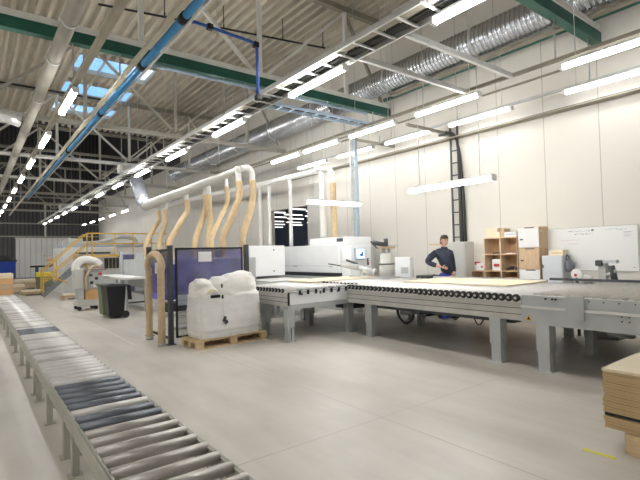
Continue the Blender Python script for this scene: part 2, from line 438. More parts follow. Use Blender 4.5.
# ------------------------------------------------------------------ things along the roof
def ladder_tray():
    t = thing('cable_ladder', 'long galvanised cable ladder with dark cables down the middle of the hall', 'cable ladder', (4.6, 0, 4.55))
    for x in (4.34, 4.80): build('side_rail', MB().box(x - .015, x + .015, YB + .1, 44, 4.50, 4.58), 'galvlight', t)
    y = .6
    while y < 33:
        build('rung', MB().box(4.35, 4.79, y - .018, y + .018, 4.505, 4.53), 'galvlight', t); y += .42
    cb = MB()
    for j, (x, r) in enumerate(((4.60, .018), (4.64, .022), (4.69, .015), (4.73, .02), (4.76, .016))):
        cb.tube([(x + .010 * math.sin(yy * 1.7 + j), yy, 4.55 + .004 * j) for yy in [YB + .2 + 1.1 * q for q in range(43)]], r, 6)
    build('cables', cb, 'cable', t)
    build('white_channel', MB().box(4.40, 4.52, YB + .1, 44, 4.535, 4.56), 'chord', t)
    for y in (3.51, 8.9, 14.3, 19.7, 25.1, 30.5, 35.9, 41.3):
        build('hanger', MB().box(4.30, 4.32, y - .02, y + .02, 4.5, 5.3), 'galv', t)
        build('hanger', MB().box(4.82, 4.84, y - .02, y + .02, 4.5, 5.3), 'galv', t)
ladder_tray()
t = thing('light_rail', 'beige carrier rail holding the left row of lights', 'rail', (1.43, 0, 4.49))
build('rail', MB().box(1.385, 1.475, 1, 44, 4.50, 4.58), 'railbeige', t)
for y in (3.51, 8.9, 14.3, 19.7, 25.1, 30.5, 35.9, 41.3): build('hanger', MB().box(1.42, 1.44, y - .02, y + .02, 4.58, 5.3), 'galv', t)
t = thing('cable_channel', 'beige steel channel running beside the blue pipe', 'channel', (2.2, 0, 4.8))
build('channel', MB().box(2.18, 2.25, 2, 40, 4.80, 4.86), 'railbeige', t)
for y in (3.51, 8.9, 14.3, 19.7, 25.1, 30.5, 35.9): build('hanger', MB().box(2.2, 2.22, y - .02, y + .02, 4.9, 5.3), 'galv', t)
t = thing('support_rail', 'thin carrier rail above the second row of lights from right wall', 'rail', (7.6, 0, 4.6))
build('rail', MB().box(7.66, 7.72, YB + .2, 14, 4.56, 4.62), 'chord', t)
for y in (3.51, 8.9): build('hanger', MB().cyl((7.69, y + .0, 4.6), (7.69, y, 5.3), .015, 6), 'galv', t)
t = thing('support_rail', 'thin carrier rail above the lights closest to the right wall', 'rail', (8.9, 0, 4.55))
build('rail', MB().box(8.96, 9.01, YB + .2, 14, 4.49, 4.54), 'galv', t)
for y in (3.51, 8.9): build('hanger', MB().cyl((8.985, y + .0, 4.52), (8.985, y, 5.3), .015, 6), 'galv', t)
t = thing('wall_cable_tray', 'dark cable tray fixed along the upper right wall', 'cable tray', (9.3, 0, 4.2))
build('tray', MB().box(9.18, 9.40, YB + .2, 14, 4.195, 4.22), 'chord', t)
build('cables', MB().tube([(9.24 + .01 * math.sin(q * 2.1), -3 + q * .8, 4.235) for q in range(21)], .013, 6).tube([(9.31, -3 + q * .8, 4.235 + .004 * math.sin(q)) for q in range(21)], .012, 6), 'cable', t)
# cross struts between the cable ladder and the second light row
for Y, l in ((4.22, 'nearer'), (5.17, 'farther')):
    build('cross_strut', MB().box(4.83, 7.56, Y - .03, Y + .03, 4.50, 4.58), 'galvlight', cat='strut', label='%s galvanised strut crossing from cable ladder to second light row' % l, group='cross struts')
for Y, l in ((7.05, 'nearer'), (8.75, 'farther')):
    build('wall_bracket', MB().box(8.0, 9.39, Y - .03, Y + .03, 4.40, 4.46), 'chord', cat='bracket', label='%s brown bracket arm sticking out from the wall cable tray' % l, group='wall brackets')
# spiral ducts
def duct(name, label, x, z, r, y0, y1, pitch=.10):
    pts = []; rs = []; y = y0
    while y < y1:
        pts += [(x, y, z), (x, y + pitch * .72, z), (x, y + pitch * .78, z), (x, y + pitch * .94, z)]; rs += [r, r, r + .013, r + .013]; y += pitch
    t = thing(name, label, 'duct', (x, (y0 + y1) / 2, z))
    build('duct_wall', MB().tube(pts, rs, 28), 'duct', t)
    y = y0 + .8
    while y < y1:
        build('collar', MB().tube([(x, y, z), (x, y + .06, z)], r + .022, 28), 'galv', t)
        build('hanger', MB().cyl((x - r - .02, y + .03, z), (x - r - .02, y + .03, R), .01, 5), 'galv', t); y += 2.6
    return t
duct('spiral_duct', 'shiny spiral ventilation duct high on the right, nearer stretch', 8.75, 6.03, .30, -3, 10.0)
duct('spiral_duct', 'shiny spiral ventilation duct beyond the long green beam', 8.68, 5.96, .34, 10.4, 24)
t = thing('duct_bracket', 'dark steel channel under the near spiral duct', 'channel', (8.9, 2, 5.66))
build('channel', MB().box(8.80, 8.92, -3, 8.3, 5.60, 5.66), 'chord', t)
build('green_pipe', MB().cyl((9.0, -3, 5.58 + .06), (9.0, 8.7, 5.64), .05, 10), 'greenbeam', cat='pipe', label='thin dark green pipe running below the spiral duct')
build('wall_conduit', MB().cyl((9.33, YB + .2, 5.02), (9.33, 12, 5.02), .025, 8), 'chord', cat='conduit', label='thin brown conduit along the upper right wall')
build('hanging_conduit', MB().cyl((8.3, 9.2, 4.72), (8.3, 24, 4.72), .03, 8), 'chord', cat='conduit', label='dark conduit under the far spiral duct')
# pipes on the left
t = thing('ventilation_pipe', 'thick beige round pipe running along the upper left', 'pipe', (1.16, 9, 5.0))
build('pipe_run', MB().tube([(1.16, y, 5.02) for y in (2.5, 8, 14, 20, 26, 33)], .108, 18), 'bigpipe', t)
for y in (5, 7.4, 9.0, 11.4, 14.5, 18, 22): build('joint_ring', MB().tube([(1.16, y, 5.02), (1.16, y + .06, 5.02)], .122, 18), 'galv', t)
fl = [(-3 + .1 * q, 13.7 - .0 * q, 5.1) for q in range(36)]
build('flexible_duct', MB().tube([(p[0], p[1] + .25 * math.sin(p[0]), p[2] + .12 * math.sin(p[0] * 1.3)) for p in fl] + [(.75, 13.7, 5.12), (1.0, 13.75, 5.08)], [.17 + (.012 if q % 2 else 0) for q in range(38)], 14), 'flex', t)
t = thing('blue_pipe', 'thick bright blue compressed air pipe running along the hall', 'pipe', (2.57, 9, 5.1))
build('pipe_run', MB().cyl((2.57, 2.5, 5.12), (2.57, 31, 5.12), .062, 18), 'bluepipe', t)
build('thin_line', MB().cyl((2.60, 2.5, 5.0), (2.60, 31, 5.0), .022, 10), 'galv', t)
for y in (6.6, 8.72, 12.2, 17): build('clamp', MB().tube([(2.57, y - .08, 5.11), (2.57, y + .08, 5.11)], .085, 16), 'black', t)
t = thing('hanging_branch_pipe', 'thin blue branch pipe dropping down to the cable ladder', 'pipe', (3.2, 6.6, 4.2))
build('pipe_run', MB().tube(smooth_path([(2.63, 6.6, 5.10), (3.0, 6.6, 5.09), (3.72, 6.6, 5.05)], 3) + arc((3.76, 6.6, 4.98), .06, PI / 2, 0, 4)[0:] + [(3.82, 6.6, 4.9), (3.82, 6.6, 4.16)], .026, 10), 'bluebranch', t)
for p in ((2.98, 6.6, 5.09), (3.80, 6.6, 5.02), (3.82, 6.6, 4.13)): build('fitting', MB().cbox(p, (.09, .09, .09)), 'black', t, bevel=.01)
build('valve_handle', MB().box(3.84, 4.05, 6.58, 6.62, 4.16, 4.19), 'black', t)
build('pale_blue_pipe', MB().cyl((2.75, 8.68, 5.15), (8.3, 8.68, 5.15), .035, 10), 'paleblue', cat='pipe', label='thin pale blue pipe running just under the long green beam')
t = thing('sprinkler_pipe', 'thin black pipe hanging below the corrugated roof', 'pipe', (5.5, 10.6, 7.4))
p0, p1 = Vector((2.35, 11.3, 7.4)), Vector((8.1, 10.12, 7.4))
build('pipe_run', MB().cyl(p0, p1, .028, 8), 'black', t)
for f in (.25, .5, .78, .99):
    p = p0.lerp(p1, f); build('hanger', MB().cyl(p, (p.x, p.y, R + .0), .012, 6), 'black', t)
    build('sprinkler', MB().cyl(p + Vector((0, 0, .02)), p + Vector((0, 0, .12)), .02, 8), 'black', t)
build('hanging_pipe', MB().cyl((-3, 10.1, 5.9), (2.45, 9.9, 5.75), .03, 8), 'black', cat='pipe', label='thin black pipe behind the green beam at upper left')
build('hanging_pipe', MB().cyl((-3, 15.6, 6.6), (3.3, 15.4, 6.5), .03, 8), 'black', cat='pipe', label='thin black pipe crossing under the skylights')
for (y, z, l) in ((18.9, 5.22, 'white pipe running across beneath the middle pale truss'), (24.4, 5.27, 'white pipe running across before the dark far roof')):
    build('white_pipe', MB().cyl((-4, y, z), (8.4, y, z), .06, 10), 'whitepipe', cat='pipe', label=l)
t = thing('cross_cable_tray', 'bluish cable tray crossing right below the long green beam', 'cable tray', (7, 8.4, 4.75))
build('tray', MB().box(5.0, 8.6, 8.32, 8.34, 4.74, 4.80).box(5.0, 8.6, 8.58, 8.60, 4.74, 4.80), 'paleblue', t)
for i in range(11): build('rung', MB().box(5.1 + i * .33, 5.14 + i * .33, 8.34, 8.58, 4.745, 4.765), 'paleblue', t)
build('cables', MB().cyl((5.0, 8.46, 4.80), (8.5, 8.46, 4.80), .04, 8), 'cable', t)
for x in (5.3, 6.8, 8.3): build('hanger', MB().box(x, x + .02, 8.45, 8.47, 4.8, 5.15), 'galv', t)
for x, y, l in ((4.74, 17.8, 'white box heater hanging above the dust pipe'), (4.8, 32.6, 'small white box heater hanging far down the hall')):
    t = thing('unit_heater', l, 'heater', (x, y, 4.7))
    build('casing', MB().box(x - .42, x + .42, y - .2, y + .2, 4.66, 4.98), 'whitepipe', t, bevel=.03)
    build('grille', MB().box(x - .32, x + .32, y - .215, y - .20, 4.72, 4.92), 'cabgrey', t)
    for s in (-.3, .3): build('hanger', MB().cyl((x + s, y, 4.98), (x + s, y, 7.9), .01, 5), 'galv', t)
t = thing('air_unit', 'ribbed white air unit at the ceiling above the cable ladder', 'air unit', (5.05, 4.4, 4.66))
build('casing', MB().box(4.86, 5.3, 3.9, 4.5, 4.86, 5.0), 'whitepipe', t, bevel=.02)
for i in range(7): build('rib', MB().box(4.9 + .055 * i, 4.92 + .055 * i, 3.92, 4.48, 4.84, 4.862), 'railbeige', t)
for s in (-.1, .1): build('hanger', MB().cyl((5.08 + s, 4.2, 5.0), (5.08 + s, 4.2, 5.3), .01, 5), 'galv', t)

# ladders going down
def vladder(name, label, x, y, z0, z1, m, wdt, axis, extra):
    t = thing(name, label, 'cable ladder', (x, y, z0))
    for s in (-1, 1):
        p = (x + s * wdt / 2, y) if axis == 'x' else (x, y + s * wdt / 2)
        build('side_rail', MB().box(p[0] - .018, p[0] + .018, p[1] - .018, p[1] + .018, z0, z1), m, t)
    z = z0 + .1
    while z < z1:
        b = MB().box(x - wdt / 2, x + wdt / 2, y - .012, y + .012, z, z + .03) if axis == 'x' else MB().box(x - .012, x + .012, y - wdt / 2, y + wdt / 2, z, z + .03)
        build('rung', b, m, t); z += .3
    build('cables', extra, 'cable' if m != 'galvlight' else 'paleblue', t)
    return t
vladder('vertical_cable_ladder', 'white and blue cable ladder rising from behind the white machine', 8.45, 9.45, 1.93, 4.8, 'galvlight', .16, 'x',
        MB().cyl((8.58, 9.45, 1.93), (8.58, 9.45, 4.8), .05, 10).cyl((8.50, 9.5, 1.93), (8.50, 9.5, 4.8), .018, 6))
vladder('vertical_cable_ladder', 'dark cable ladder on the right wall above the worker', 9.32, 6.72, 1.69, 4.5, 'darkgrey', .20, 'y',
        MB().tube(smooth_path([(9.33, 6.56, 1.69), (9.32, 6.58, 3.0), (9.3, 6.60, 3.9), (9.28, 6.70, 4.3), (9.24, 7.1, 4.35)], 6), .03, 8).tube(smooth_path([(9.36, 6.50, 1.69), (9.34, 6.53, 3.2), (9.3, 6.62, 4.1), (9.25, 6.9, 4.4)], 6), .025, 8))

# ------------------------------------------------------------------ foreground roller conveyor
def conveyor():
    t = thing('roller_conveyor', 'long low roller conveyor running away along the left foreground', 'roller conveyor', (.86, 10, 0))
    x0, x1, zt, rr = .60, 1.10, .385, .033
    for x, s in ((x0 - .035, -1), (x1 + .035, 1)):
        f = MB(); f.box(x - .006, x + .006, 1.6, 19.6, .25, .36); f.box(x - .006 * s, x - .03 * s, 1.6, 19.6, .25, .258); f.box(x, x - .02 * s, 1.6, 19.6, .352, .36)
        build('side_rail', f, 'convframe', t)
    n = 0; y = 1.798
    rnd = random.Random(3)
    while n < 100:
        i = n
        dark = i in (10, 11, 13, 14, 15, 16, 17, 39, 40, 41, 42)
        m = 'rollerdark' if dark else ('rollerlight' if (y > 4.8 and rnd.random() < .75) or i in (12, 20) else 'roller')
        ro = build('roller', MB().tube([(x0 - .02, y, zt - rr), (x0 - .02 + .001, y, zt - rr), (x1 + .02, y, zt - rr)], [rr * .8, rr, rr], 18), m, t)
        y += .168 if y < 9 else .19; n += 1
    fe = [3.6, 3.98, 4.9, 5.74, 6.05, 6.95, 7.85, 9.0, 9.8, 11, 12.2, 13.4, 14.6, 15.8, 17, 18.2, 19.3, 2.3]
    for y in fe:
        for x in (x0 - .03, x1 + .03):
            g = build('leg', MB().box(x - .022, x + .022, y - .03, y + .03, .006, .27), 'convframe', t)
            build('foot_plate', MB().box(x - .045, x + .045, y - .05, y + .05, 0, .008), 'convframe', g)
        build('cross_bar', MB().box(x0, x1, y - .015, y + .015, .13, .17), 'convframe', t)
conveyor()
# stack of panels at the far end of the conveyor
zz = .387
for k, (h, m, l) in enumerate(((.18, 'orange', 'bottom'), (.17, 'card', 'second'), (.19, 'orange', 'third'), (.16, 'woodtop', 'top pale'))):
    build('wood_panel_bundle', MB().box(.58, 1.10, 18.1 + .02 * k, 19.5, zz, zz + h - .008), m, cat='panel stack', label='%s bundle of wooden panels stacked on the far end of the conveyor' % l, group='wooden bundles on the conveyor'); zz += h
# ------------------------------------------------------------------ right foreground panel pile on a pallet
def pallet(name, label, x0, x1, y0, y1, rot=0, piv=None, blockm='pallet', group=None):
    t = thing(name, label, 'pallet', ((x0 + x1) / 2, (y0 + y1) / 2, 0), group)
    w_, d_ = x1 - x0, y1 - y0
    for j in range(3):
        y = y0 + (d_ - .1) * j / 2
        build('bottom_board', MB().box(x0, x1, y, y + .1, 0, .02), blockm, t)
        for i in range(3):
            x = x0 + (w_ - .12) * i / 2
            build('block', MB().box(x, x + .12, y, y + .1, .02, .10), blockm, t, bevel=.004)
    for i in range(3):
        x = x0 + (w_ - .12) * i / 2
        build('stringer_board', MB().box(x, x + .12, y0, y1, .10, .12), blockm, t)
    n = 6
    for j in range(n):
        y = y0 + (d_ - .1) * j / (n - 1)
        build('deck_board', MB().box(x0, x1, y, y + .1, .12, .14), blockm, t)
    t.rotation_euler.z = rot
    return t
pallet('wooden_pallet', 'light wooden pallet under the board pile at lower right', 3.74, 5.0, .15, 1.33)
def boards(label, z0, n, th, dx, m, top=None):
    for k in range(n):
        a = random.uniform(-.009, .009); b = random.uniform(-.007, .007)
        mm = top if (top and k == n - 1) else m
        build('plywood_board', MB().box(3.79 + a, 5.05 + a, .1 + b, 1.48 + b, z0 + k * th, z0 + (k + 1) * th - .0015), mm, cat='board',
              label=(label if not (top and k == n - 1) else 'pale topmost board of the pile at lower right'), group='boards in the pile at lower right' if not (top and k == n - 1) else 'boards in the pile at lower right')
boards('plywood board in the lowest layer of the pile at lower right', .141, 4, .022, 0, 'plywood')
build('gap_shade_sheet', MB().box(3.795, 5.04, .11, 1.475, .2305, .2555), 'black', cat='sheet', label='black sheet standing in for the shaded gap between layers of the board pile')  # black slab paints the shade of the gap between board layers
boards('plywood board in the middle layer of the pile at lower right', .2565, 8, .020, 0, 'plywood', None)
boards('plywood board in the upper layer of the pile at lower right', .417, 8, .0205, 0, 'plywood', 'woodtop')
for k, (x, y, l, w_, rz) in enumerate(((3.60, 1.45, 'short yellow tape mark on the floor at lower right', .035, .0),)):
    build('floor_tape', MB().box(x - .02, x + .02, y - .11, y + .11, .001, .003), 'yellowbright', cat='floor tape', label=l)
build('floor_tape', MB().box(2.72, 3.0, 6.86, 6.90, .001, .003), 'woodtop', cat='floor tape', label='pale yellow tape mark in front of the wrapped pallet')
build('floor_tape', MB().box(4.1, 4.14, 6.9, 7.3, .001, .003), 'woodtop', cat='floor tape', label='pale yellow tape mark right of the wrapped pallet')
build('floor_tape', MB().box(2.20, 2.24, 8.2, 20.5, .001, .003), 'rollerwood', cat='floor tape', label='long white line on the floor beside the black fence')

# ------------------------------------------------------------------ the main roller line
def leg(parent, x, y, h, w_=.15, m='tablegrey'):
    l = build('leg', MB().prism([(x - w_ / 2, .24), (x - w_ / 2 - .0, h), (x + w_ / 2 + .0, h), (x + w_ / 2, .24)], 'y', y - w_ / 2, y + w_ / 2), m, parent, bevel=.006)
    build('foot', MB().box(x - w_ * .42, x - .01, y - w_ * .42, y + w_ * .42, .01, .26).box(x + .01, x + w_ * .42, y - w_ * .42, y + w_ * .42, .01, .26).box(x - w_ * .6, x + w_ * .6, y - w_ * .6, y + w_ * .6, 0, .012), m, l)
    return l
def wheel(parent, x, y, z, r=.045, ax='x', w_=.05):
    d = (w_, 0, 0) if ax == 'x' else (0, w_, 0)
    a = Vector((x, y, z)); b = a + Vector(d)
    pts = [a, a.lerp(b, .02), a.lerp(b, .2), a.lerp(b, .8), b]
    o = build('wheel', MB().tube(pts, [r * .45, r * .8, r, r, r * .8], 14), 'rubber', parent)
    u = (b - a).normalized(); build('hub', MB().cyl(a - u * .008, a + u * .002, r * .36, 8), 'galv', o)
    return o
# near section: grey boxed roller bed
t = thing('roller_bed', 'grey roller bed section at the near end of the long machine line', 'roller table', (6.7, 1.9, 0))
build('side_panel', MB().prism([(5.50, .56), (5.50, .76), (5.52, .78), (5.52, .91), (5.60, .91), (5.60, .56)], 'y', .3, 3.05), 'tablegrey', t, bevel=.004)
build('panel_ridge', MB().box(5.485, 5.50, .3, 2.30, .755, .785).box(5.485, 5.50, 2.50, 3.05, .755, .785), 'rollerlight', t)
build('cover_plate', MB().box(5.482, 5.498, 2.30, 2.48, .66, .93), 'tablegrey', t, bevel=.003)
for y in (2.62, 2.66, 2.74): build('bracket_screw', MB().cyl((5.49, y, .88), (5.515, y, .88), .012, 8), 'black', t)
for y, z in ((1.95, .88), (2.1, .88), (1.8, .88), (2.25, .88), (1.86, .74), (1.93, .74), (1.86, .69), (1.93, .69), (1.65, .88), (1.5, .88)):
    build('screw', MB().cyl((5.49, y, z), (5.502, y, z), .007, 8), 'black', t)
build('rear_panel', MB().box(7.90, 8.0, .3, 3.05, .56, .93), 'tablegrey', t)
build('rear_rail', MB().box(8.0, 8.05, .3, 3.9, .93, .97), 'darkgrey', t)
for i in range(25):
    y = .42 + i * .104
    build('roller', MB().cyl((5.60, y, .905), (7.90, y, .905), .030, 12), 'rollerwood', t)
build('cross_frame', MB().box(5.6, 7.9, 2.98, 3.05, .56, .86).box(5.6, 7.9, .3, .38, .56, .86).box(5.6, 7.9, 1.2, 1.5, .60, .80), 'machinegrey', t)
build('inner_deck', MB().box(5.6, 7.9, .38, 2.98, .80, .83), 'darkgrey', t)
build('gear_motor', MB().box(6.55, 7.2, 2.15, 2.55, .42, .60).box(6.6, 6.7, 2.2, 2.5, .32, .42), 'machinegrey', t, bevel=.01)
build('round_cover', MB().box(5.52, 5.85, .6, 1.78, .40, .56), 'tablegrey', t, bevel=.04)
leg(t, 5.58, 2.79, .57, .165); leg(t, 5.58, .8, .57, .165); leg(t, 6.85, 2.80, .57, .13, 'machinegrey'); leg(t, 7.7, .8, .57, .13, 'machinegrey')
sg = build('warning_sign', MB().prism([(3.0, .60), (2.91, .60), (2.955, .68)], 'x', 5.494, 5.499), 'yellow', t)
build('warning_mark', MB().prism([(2.975, .612), (2.935, .612), (2.955, .652)], 'x', 5.491, 5.4935), 'black', sg)

# wheeled section
t = thing('wheeled_roller_table', 'long roller table with black wheels in front of the worker', 'roller table', (6.7, 4.7, 0))
f = build('front_beam', MB().box(5.53, 5.60, 3.06, 6.42, .58, .83), 'beam', t, bevel=.004)
build('beam_groove', MB().box(5.526, 5.531, 3.06, 6.42, .655, .665).box(5.526, 5.531, 3.06, 6.42, .735, .745), 'beamgroove', f)
build('beam_lip', MB().box(5.515, 5.60, 3.06, 6.42, .815, .84), 'rollerlight', f)
build('rear_beam', MB().box(7.93, 8.0, 3.06, 6.42, .60, .86), 'beam', t)
build('rear_rail', MB().box(8.0, 8.04, 3.95, 6.42, .90, .94), 'machinegrey', t)
build('deck', MB().box(5.62, 7.93, 3.06, 6.42, .76, .80), 'darkgrey', t)
for i in range(34):
    y = 3.12 + i * .098
    wh = wheel(t, 5.49, y, .868, .05 if y < 4.7 else .042)
for i in range(34):
    y = 3.12 + i * .098
    build('roller', MB().cyl((5.56, y, .872), (7.93, y, .872), .030, 10), 'rollerlight', t)
build('cross_frame', MB().box(5.6, 7.93, 4.6, 4.72, .58, .78).box(5.6, 7.93, 6.2, 6.32, .58, .78).box(5.6, 7.93, 3.3, 3.45, .58, .78), 'machinegrey', t)
build('cable_duct', MB().box(5.75, 5.95, 3.3, 6.2, .50, .57), 'darkgrey', t)
cab = MB()
cab.tube(smooth_path([(5.9, 5.55, .56), (5.9, 5.50, .36), (5.9, 5.35, .27), (5.9, 5.20, .36), (5.9, 5.16, .55)], 6), .022, 8)
for y, dz in ((4.9, .12), (4.3, .10), (3.9, .14), (4.6, .07)):
    cab.tube(smooth_path([(5.85, y + .1, .54), (5.85, y, .54 - dz), (5.85, y - .12, .54)], 5), .009, 6)
build('hanging_cable', cab, 'cable', t)
build('blue_connector', MB().box(5.80, 5.92, 4.42, 4.52, .44, .54), 'blue', t, bevel=.01)
build('air_valve', MB().box(5.78, 5.95, 4.92, 5.12, .46, .54), 'darkgrey', t, bevel=.01)
leg(t, 5.60, 3.44, .58, .16); leg(t, 5.70, 5.98, .58, .17); leg(t, 7.2, 6.12, .58, .14, 'machinegrey'); leg(t, 7.75, 3.5, .58, .13, 'machinegrey')

# rear extension of the line between table and the white machine
t = thing('infeed_table', 'rear roller deck between the wheeled table and white machine', 'roller table', (6.9, 7.7, 0))
build('deck', MB().box(5.82, 7.9, 6.45, 8.65, .78, .83), 'machinegrey', t)
build('frame', MB().box(5.82, 5.88, 6.45, 8.65, .6, .78).box(7.84, 7.9, 6.45, 8.65, .6, .78).box(5.86, 7.84, 8.55, 8.65, .6, .78), 'machinegrey', t)
for i in range(14):
    build('roller', MB().cyl((5.84, 6.52 + i * .15, .872), (7.88, 6.52 + i * .15, .872), .028, 10), 'rollerlight', t)
for i in range(10):
    wheel(t, 5.80, 6.5 + i * .11, .875, .04, w_=.03)
leg(t, 6.0, 8.5, .6, .13, 'machinegrey'); leg(t, 7.7, 8.5, .6, .13, 'machinegrey'); leg(t, 7.7, 6.8, .6, .13, 'machinegrey')
build('motor', MB().box(6.1, 6.7, 7.0, 7.5, .35, .6), 'darkgrey', t, bevel=.02)
# outfeed table T1
t = thing('outfeed_table', 'white four legged roller table beside the wrapped pallet', 'roller table', (5.0, 7.5, 0))
build('top_deck', MB().box(4.34, 5.74, 6.52, 8.6, .80, .84), 'rollerlight', t)
f = build('left_beam', MB().box(4.26, 4.33, 6.52, 8.6, .60, .84), 'beam', t, bevel=.004)
build('beam_groove', MB().box(4.256, 4.261, 6.52, 8.6, .67, .68).box(4.256, 4.261, 6.52, 8.6, .745, .755), 'beamgroove', f)
build('right_beam', MB().box(5.72, 5.78, 6.55, 8.6, .60, .84), 'beam', t)
build('front_panel', MB().box(4.30, 5.76, 6.50, 6.515, .63, .82), 'machine', t)
for x in (4.55, 4.95, 5.35): build('panel_clip', MB().cbox((x, 6.495, .80), (.025, .02, .04)), 'darkgrey', t)
build('front_frame', MB().box(4.26, 5.78, 6.50, 6.56, .55, .625).box(4.26, 5.78, 6.50, 6.56, .82, .845), 'machinegrey', t)
build('corner_strip', MB().box(4.262, 4.29, 6.49, 6.515, .62, .84), 'black', t)
build('corner_strip', MB().box(5.75, 5.79, 6.48, 6.50, .62, .84), 'black', t)
for i in (0, 1, 2, 3, 4, 5, 6, 7, 8, 9, 13, 14, 15, 16): wheel(t, 4.215, 6.62 + i * .105, .872, .036, w_=.035)
for i in range(14): build('roller', MB().cyl((4.30, 6.60 + i * .15, .872), (5.74, 6.60 + i * .15, .872), .026, 10), 'rollerlight', t)
for i in range(8):
    x = 4.50 + i * .175
    b = build('roller_bracket', MB().box(x - .015, x + .015, 6.47, 6.50, .79, .87), 'black', t)
    build('side_roller', MB().cyl((x - .06, 6.485, .885), (x + .06, 6.485, .885), .02, 10), 'machinegrey', b)
leg(t, 4.33, 6.58, .60, .14); leg(t, 5.71, 6.62, .60, .14); leg(t, 4.38, 7.45, .60, .14); leg(t, 5.62, 7.75, .60, .14); leg(t, 4.95, 8.45, .6, .14, 'machinegrey')
# boards lying on the line
build('large_board', MB().box(6.62, 7.92, 3.90, 6.05, .904, .925), 'woodtop', cat='board', label='large pale board lying on the wheeled table before the worker')
build('long_board', MB().cbox((6.55, 8.05, .912), (2.1, .95, .018), rz=0.05), 'woodtop', cat='board', label='thin pale board lying on the rollers near the white machine')
build('steel_ruler', MB().cbox((5.0, 8.3, .915), (.9, .12, .02), rz=.2), 'machinegrey', cat='guide bar', label='grey guide bar lying across the outfeed table')

# ------------------------------------------------------------------ white machine bodies
t = thing('machine_hood', 'square white machine hood behind the outfeed table', 'machine', (6.3, 12, 0))
build('hood', MB().box(5.78, 6.88, 10.6, 12.3, .92, 1.74), 'machine', t, bevel=.015)
build('pedestal', MB().box(5.9, 6.8, 10.8, 12.2, 0, .92), 'machinegrey', t, bevel=.01)
for z in (1.05, 1.62): build('latch', MB().cyl((6.52, 10.585, z), (6.52, 10.60, z), .018, 10), 'darkgrey', t)
build('infeed_deck', MB().box(5.62, 6.86, 9.0, 10.58, .80, .86), 'rollerlight', t)
build('deck_base', MB().box(5.66, 6.8, 9.1, 10.5, .30, .80), 'machinegrey', t, bevel=.01)
build('deck_leg', MB().box(5.7, 5.8, 9.2, 9.3, 0, .3), 'machinegrey', t)
build('deck_leg', MB().box(6.6, 6.7, 9.2, 9.3, 0, .3), 'machinegrey', t)
t = thing('processing_machine', 'long white panel processing machine with a low front slot', 'machine', (8.0, 10.8, 0))
build('long_cover', MB().box(7.56, 8.75, 9.10, 14.2, .97, 1.72), 'machine', t, bevel=.02)
build('cover_seam', MB().box(7.552, 7.56, 9.3, 12.2, 1.15, 1.158), 'machinegrey', t)
build('cover_badge', MB().box(7.552, 7.56, 9.35, 9.5, 1.12, 1.15).box(7.552, 7.56, 11.0, 11.2, 1.12, 1.15), 'machinegrey', t)
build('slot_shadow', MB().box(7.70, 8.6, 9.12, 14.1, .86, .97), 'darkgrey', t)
build('machine_base', MB().box(7.62, 8.7, 9.12, 14.1, 0, .86), 'machinegrey', t)
build('rear_hood', MB().box(7.95, 8.95, 9.30, 10.9, 1.72, 1.93), 'machine', t, bevel=.03)
build('vent_slots', MB().box(7.94, 7.95, 9.36, 9.62, 1.80, 1.89), 'darkgrey', t)
t = thing('control_cabinet', 'pale control cabinet with a small screen at end of white machine', 'control cabinet', (8.1, 8.9, 0))
build('cabinet_body', MB().box(7.62, 8.36, 8.72, 9.06, .0, 1.66), 'machine', t, bevel=.02)
build('side_column', MB().box(8.38, 8.52, 8.78, 9.0, 0, 1.62), 'machinegrey', t, bevel=.01)
sc = build('screen_frame', MB().cbox((7.90, 8.66, 1.46), (.33, .05, .31), rx=-.06), 'greypipe', t, bevel=.015)
d = build('display', MB().cbox((7.905, 8.632, 1.465), (.25, .012, .23), rx=-.06), 'screen', sc)
build('display_picture', MB().cbox((7.93, 8.622, 1.43), (.10, .006, .07), rx=-.06).cbox((7.96, 8.622, 1.48), (.05, .006, .07), rx=-.06), 'blue', d)
build('button_panel', MB().cbox((8.23, 8.71, 1.25), (.06, .03, .18)), 'darkgrey', t, bevel=.01)
for z in (1.2, 1.26, 1.31): build('push_button', MB().cyl((8.23, 8.68, z), (8.23, 8.695, z), .014, 8), 'red' if z < 1.25 else 'paper', t)

# drilling head and tilted motor
t = thing('drilling_unit', 'grey motor head with clamps standing on the machine line', 'drilling unit', (7.58, 7.3, .9))
build('base_plate', MB().box(7.46, 7.8, 7.15, 7.5, .905, .93), 'machinegrey', t, bevel=.01)
build('body', MB().tube([(7.6, 7.33, .93), (7.6, 7.33, 1.22), (7.6, 7.33, 1.24), (7.6, 7.33, 1.42)], [.14, .15, .12, .12], 20), 'cabgrey', t)
build('collar', MB().tube([(7.6, 7.33, 1.18), (7.6, 7.33, 1.21)], .16, 20), 'darkgrey', t)
for i in range(5):
    a = i * 1.25; build('spindle', MB().cyl((7.6 + .08 * math.cos(a), 7.33 + .08 * math.sin(a), 1.42), (7.6 + .08 * math.cos(a), 7.33 + .08 * math.sin(a), 1.52), .022, 8), 'galv', t)
build('spindle_plate', MB().cbox((7.6, 7.33, 1.54), (.30, .22, .04)), 'card', t, bevel=.006)
build('top_motor', MB().cyl((7.38, 7.48, 1.65), (7.60, 7.33, 1.60), .05, 14), 'darkgrey', t)
build('top_motor', MB().cyl((7.60, 7.33, 1.56), (7.60, 7.33, 1.73), .045, 14), 'darkgrey', t)
build('side_arm', MB().bar((7.62, 7.3, 1.57), (7.80, 7.2, 1.58), .04), 'machinegrey', t)
build('crank', MB().bar((7.35, 7.5, 1.68), (7.45, 7.42, 1.52), .03), 'darkgrey', t)
t.location.x -= .10; t.scale = (1.15, 1.15, 1.08)
t = thing('tilted_motor', 'tilted silver cylinder motor lying left of the drilling unit', 'motor', (7.3, 7.95, .9))
build('motor_body', MB().tube([(7.05, 8.35, 1.20), (7.10, 8.28, 1.19), (7.30, 7.95, 1.12)], [.05, .07, .07], 16), 'machinegrey', t)
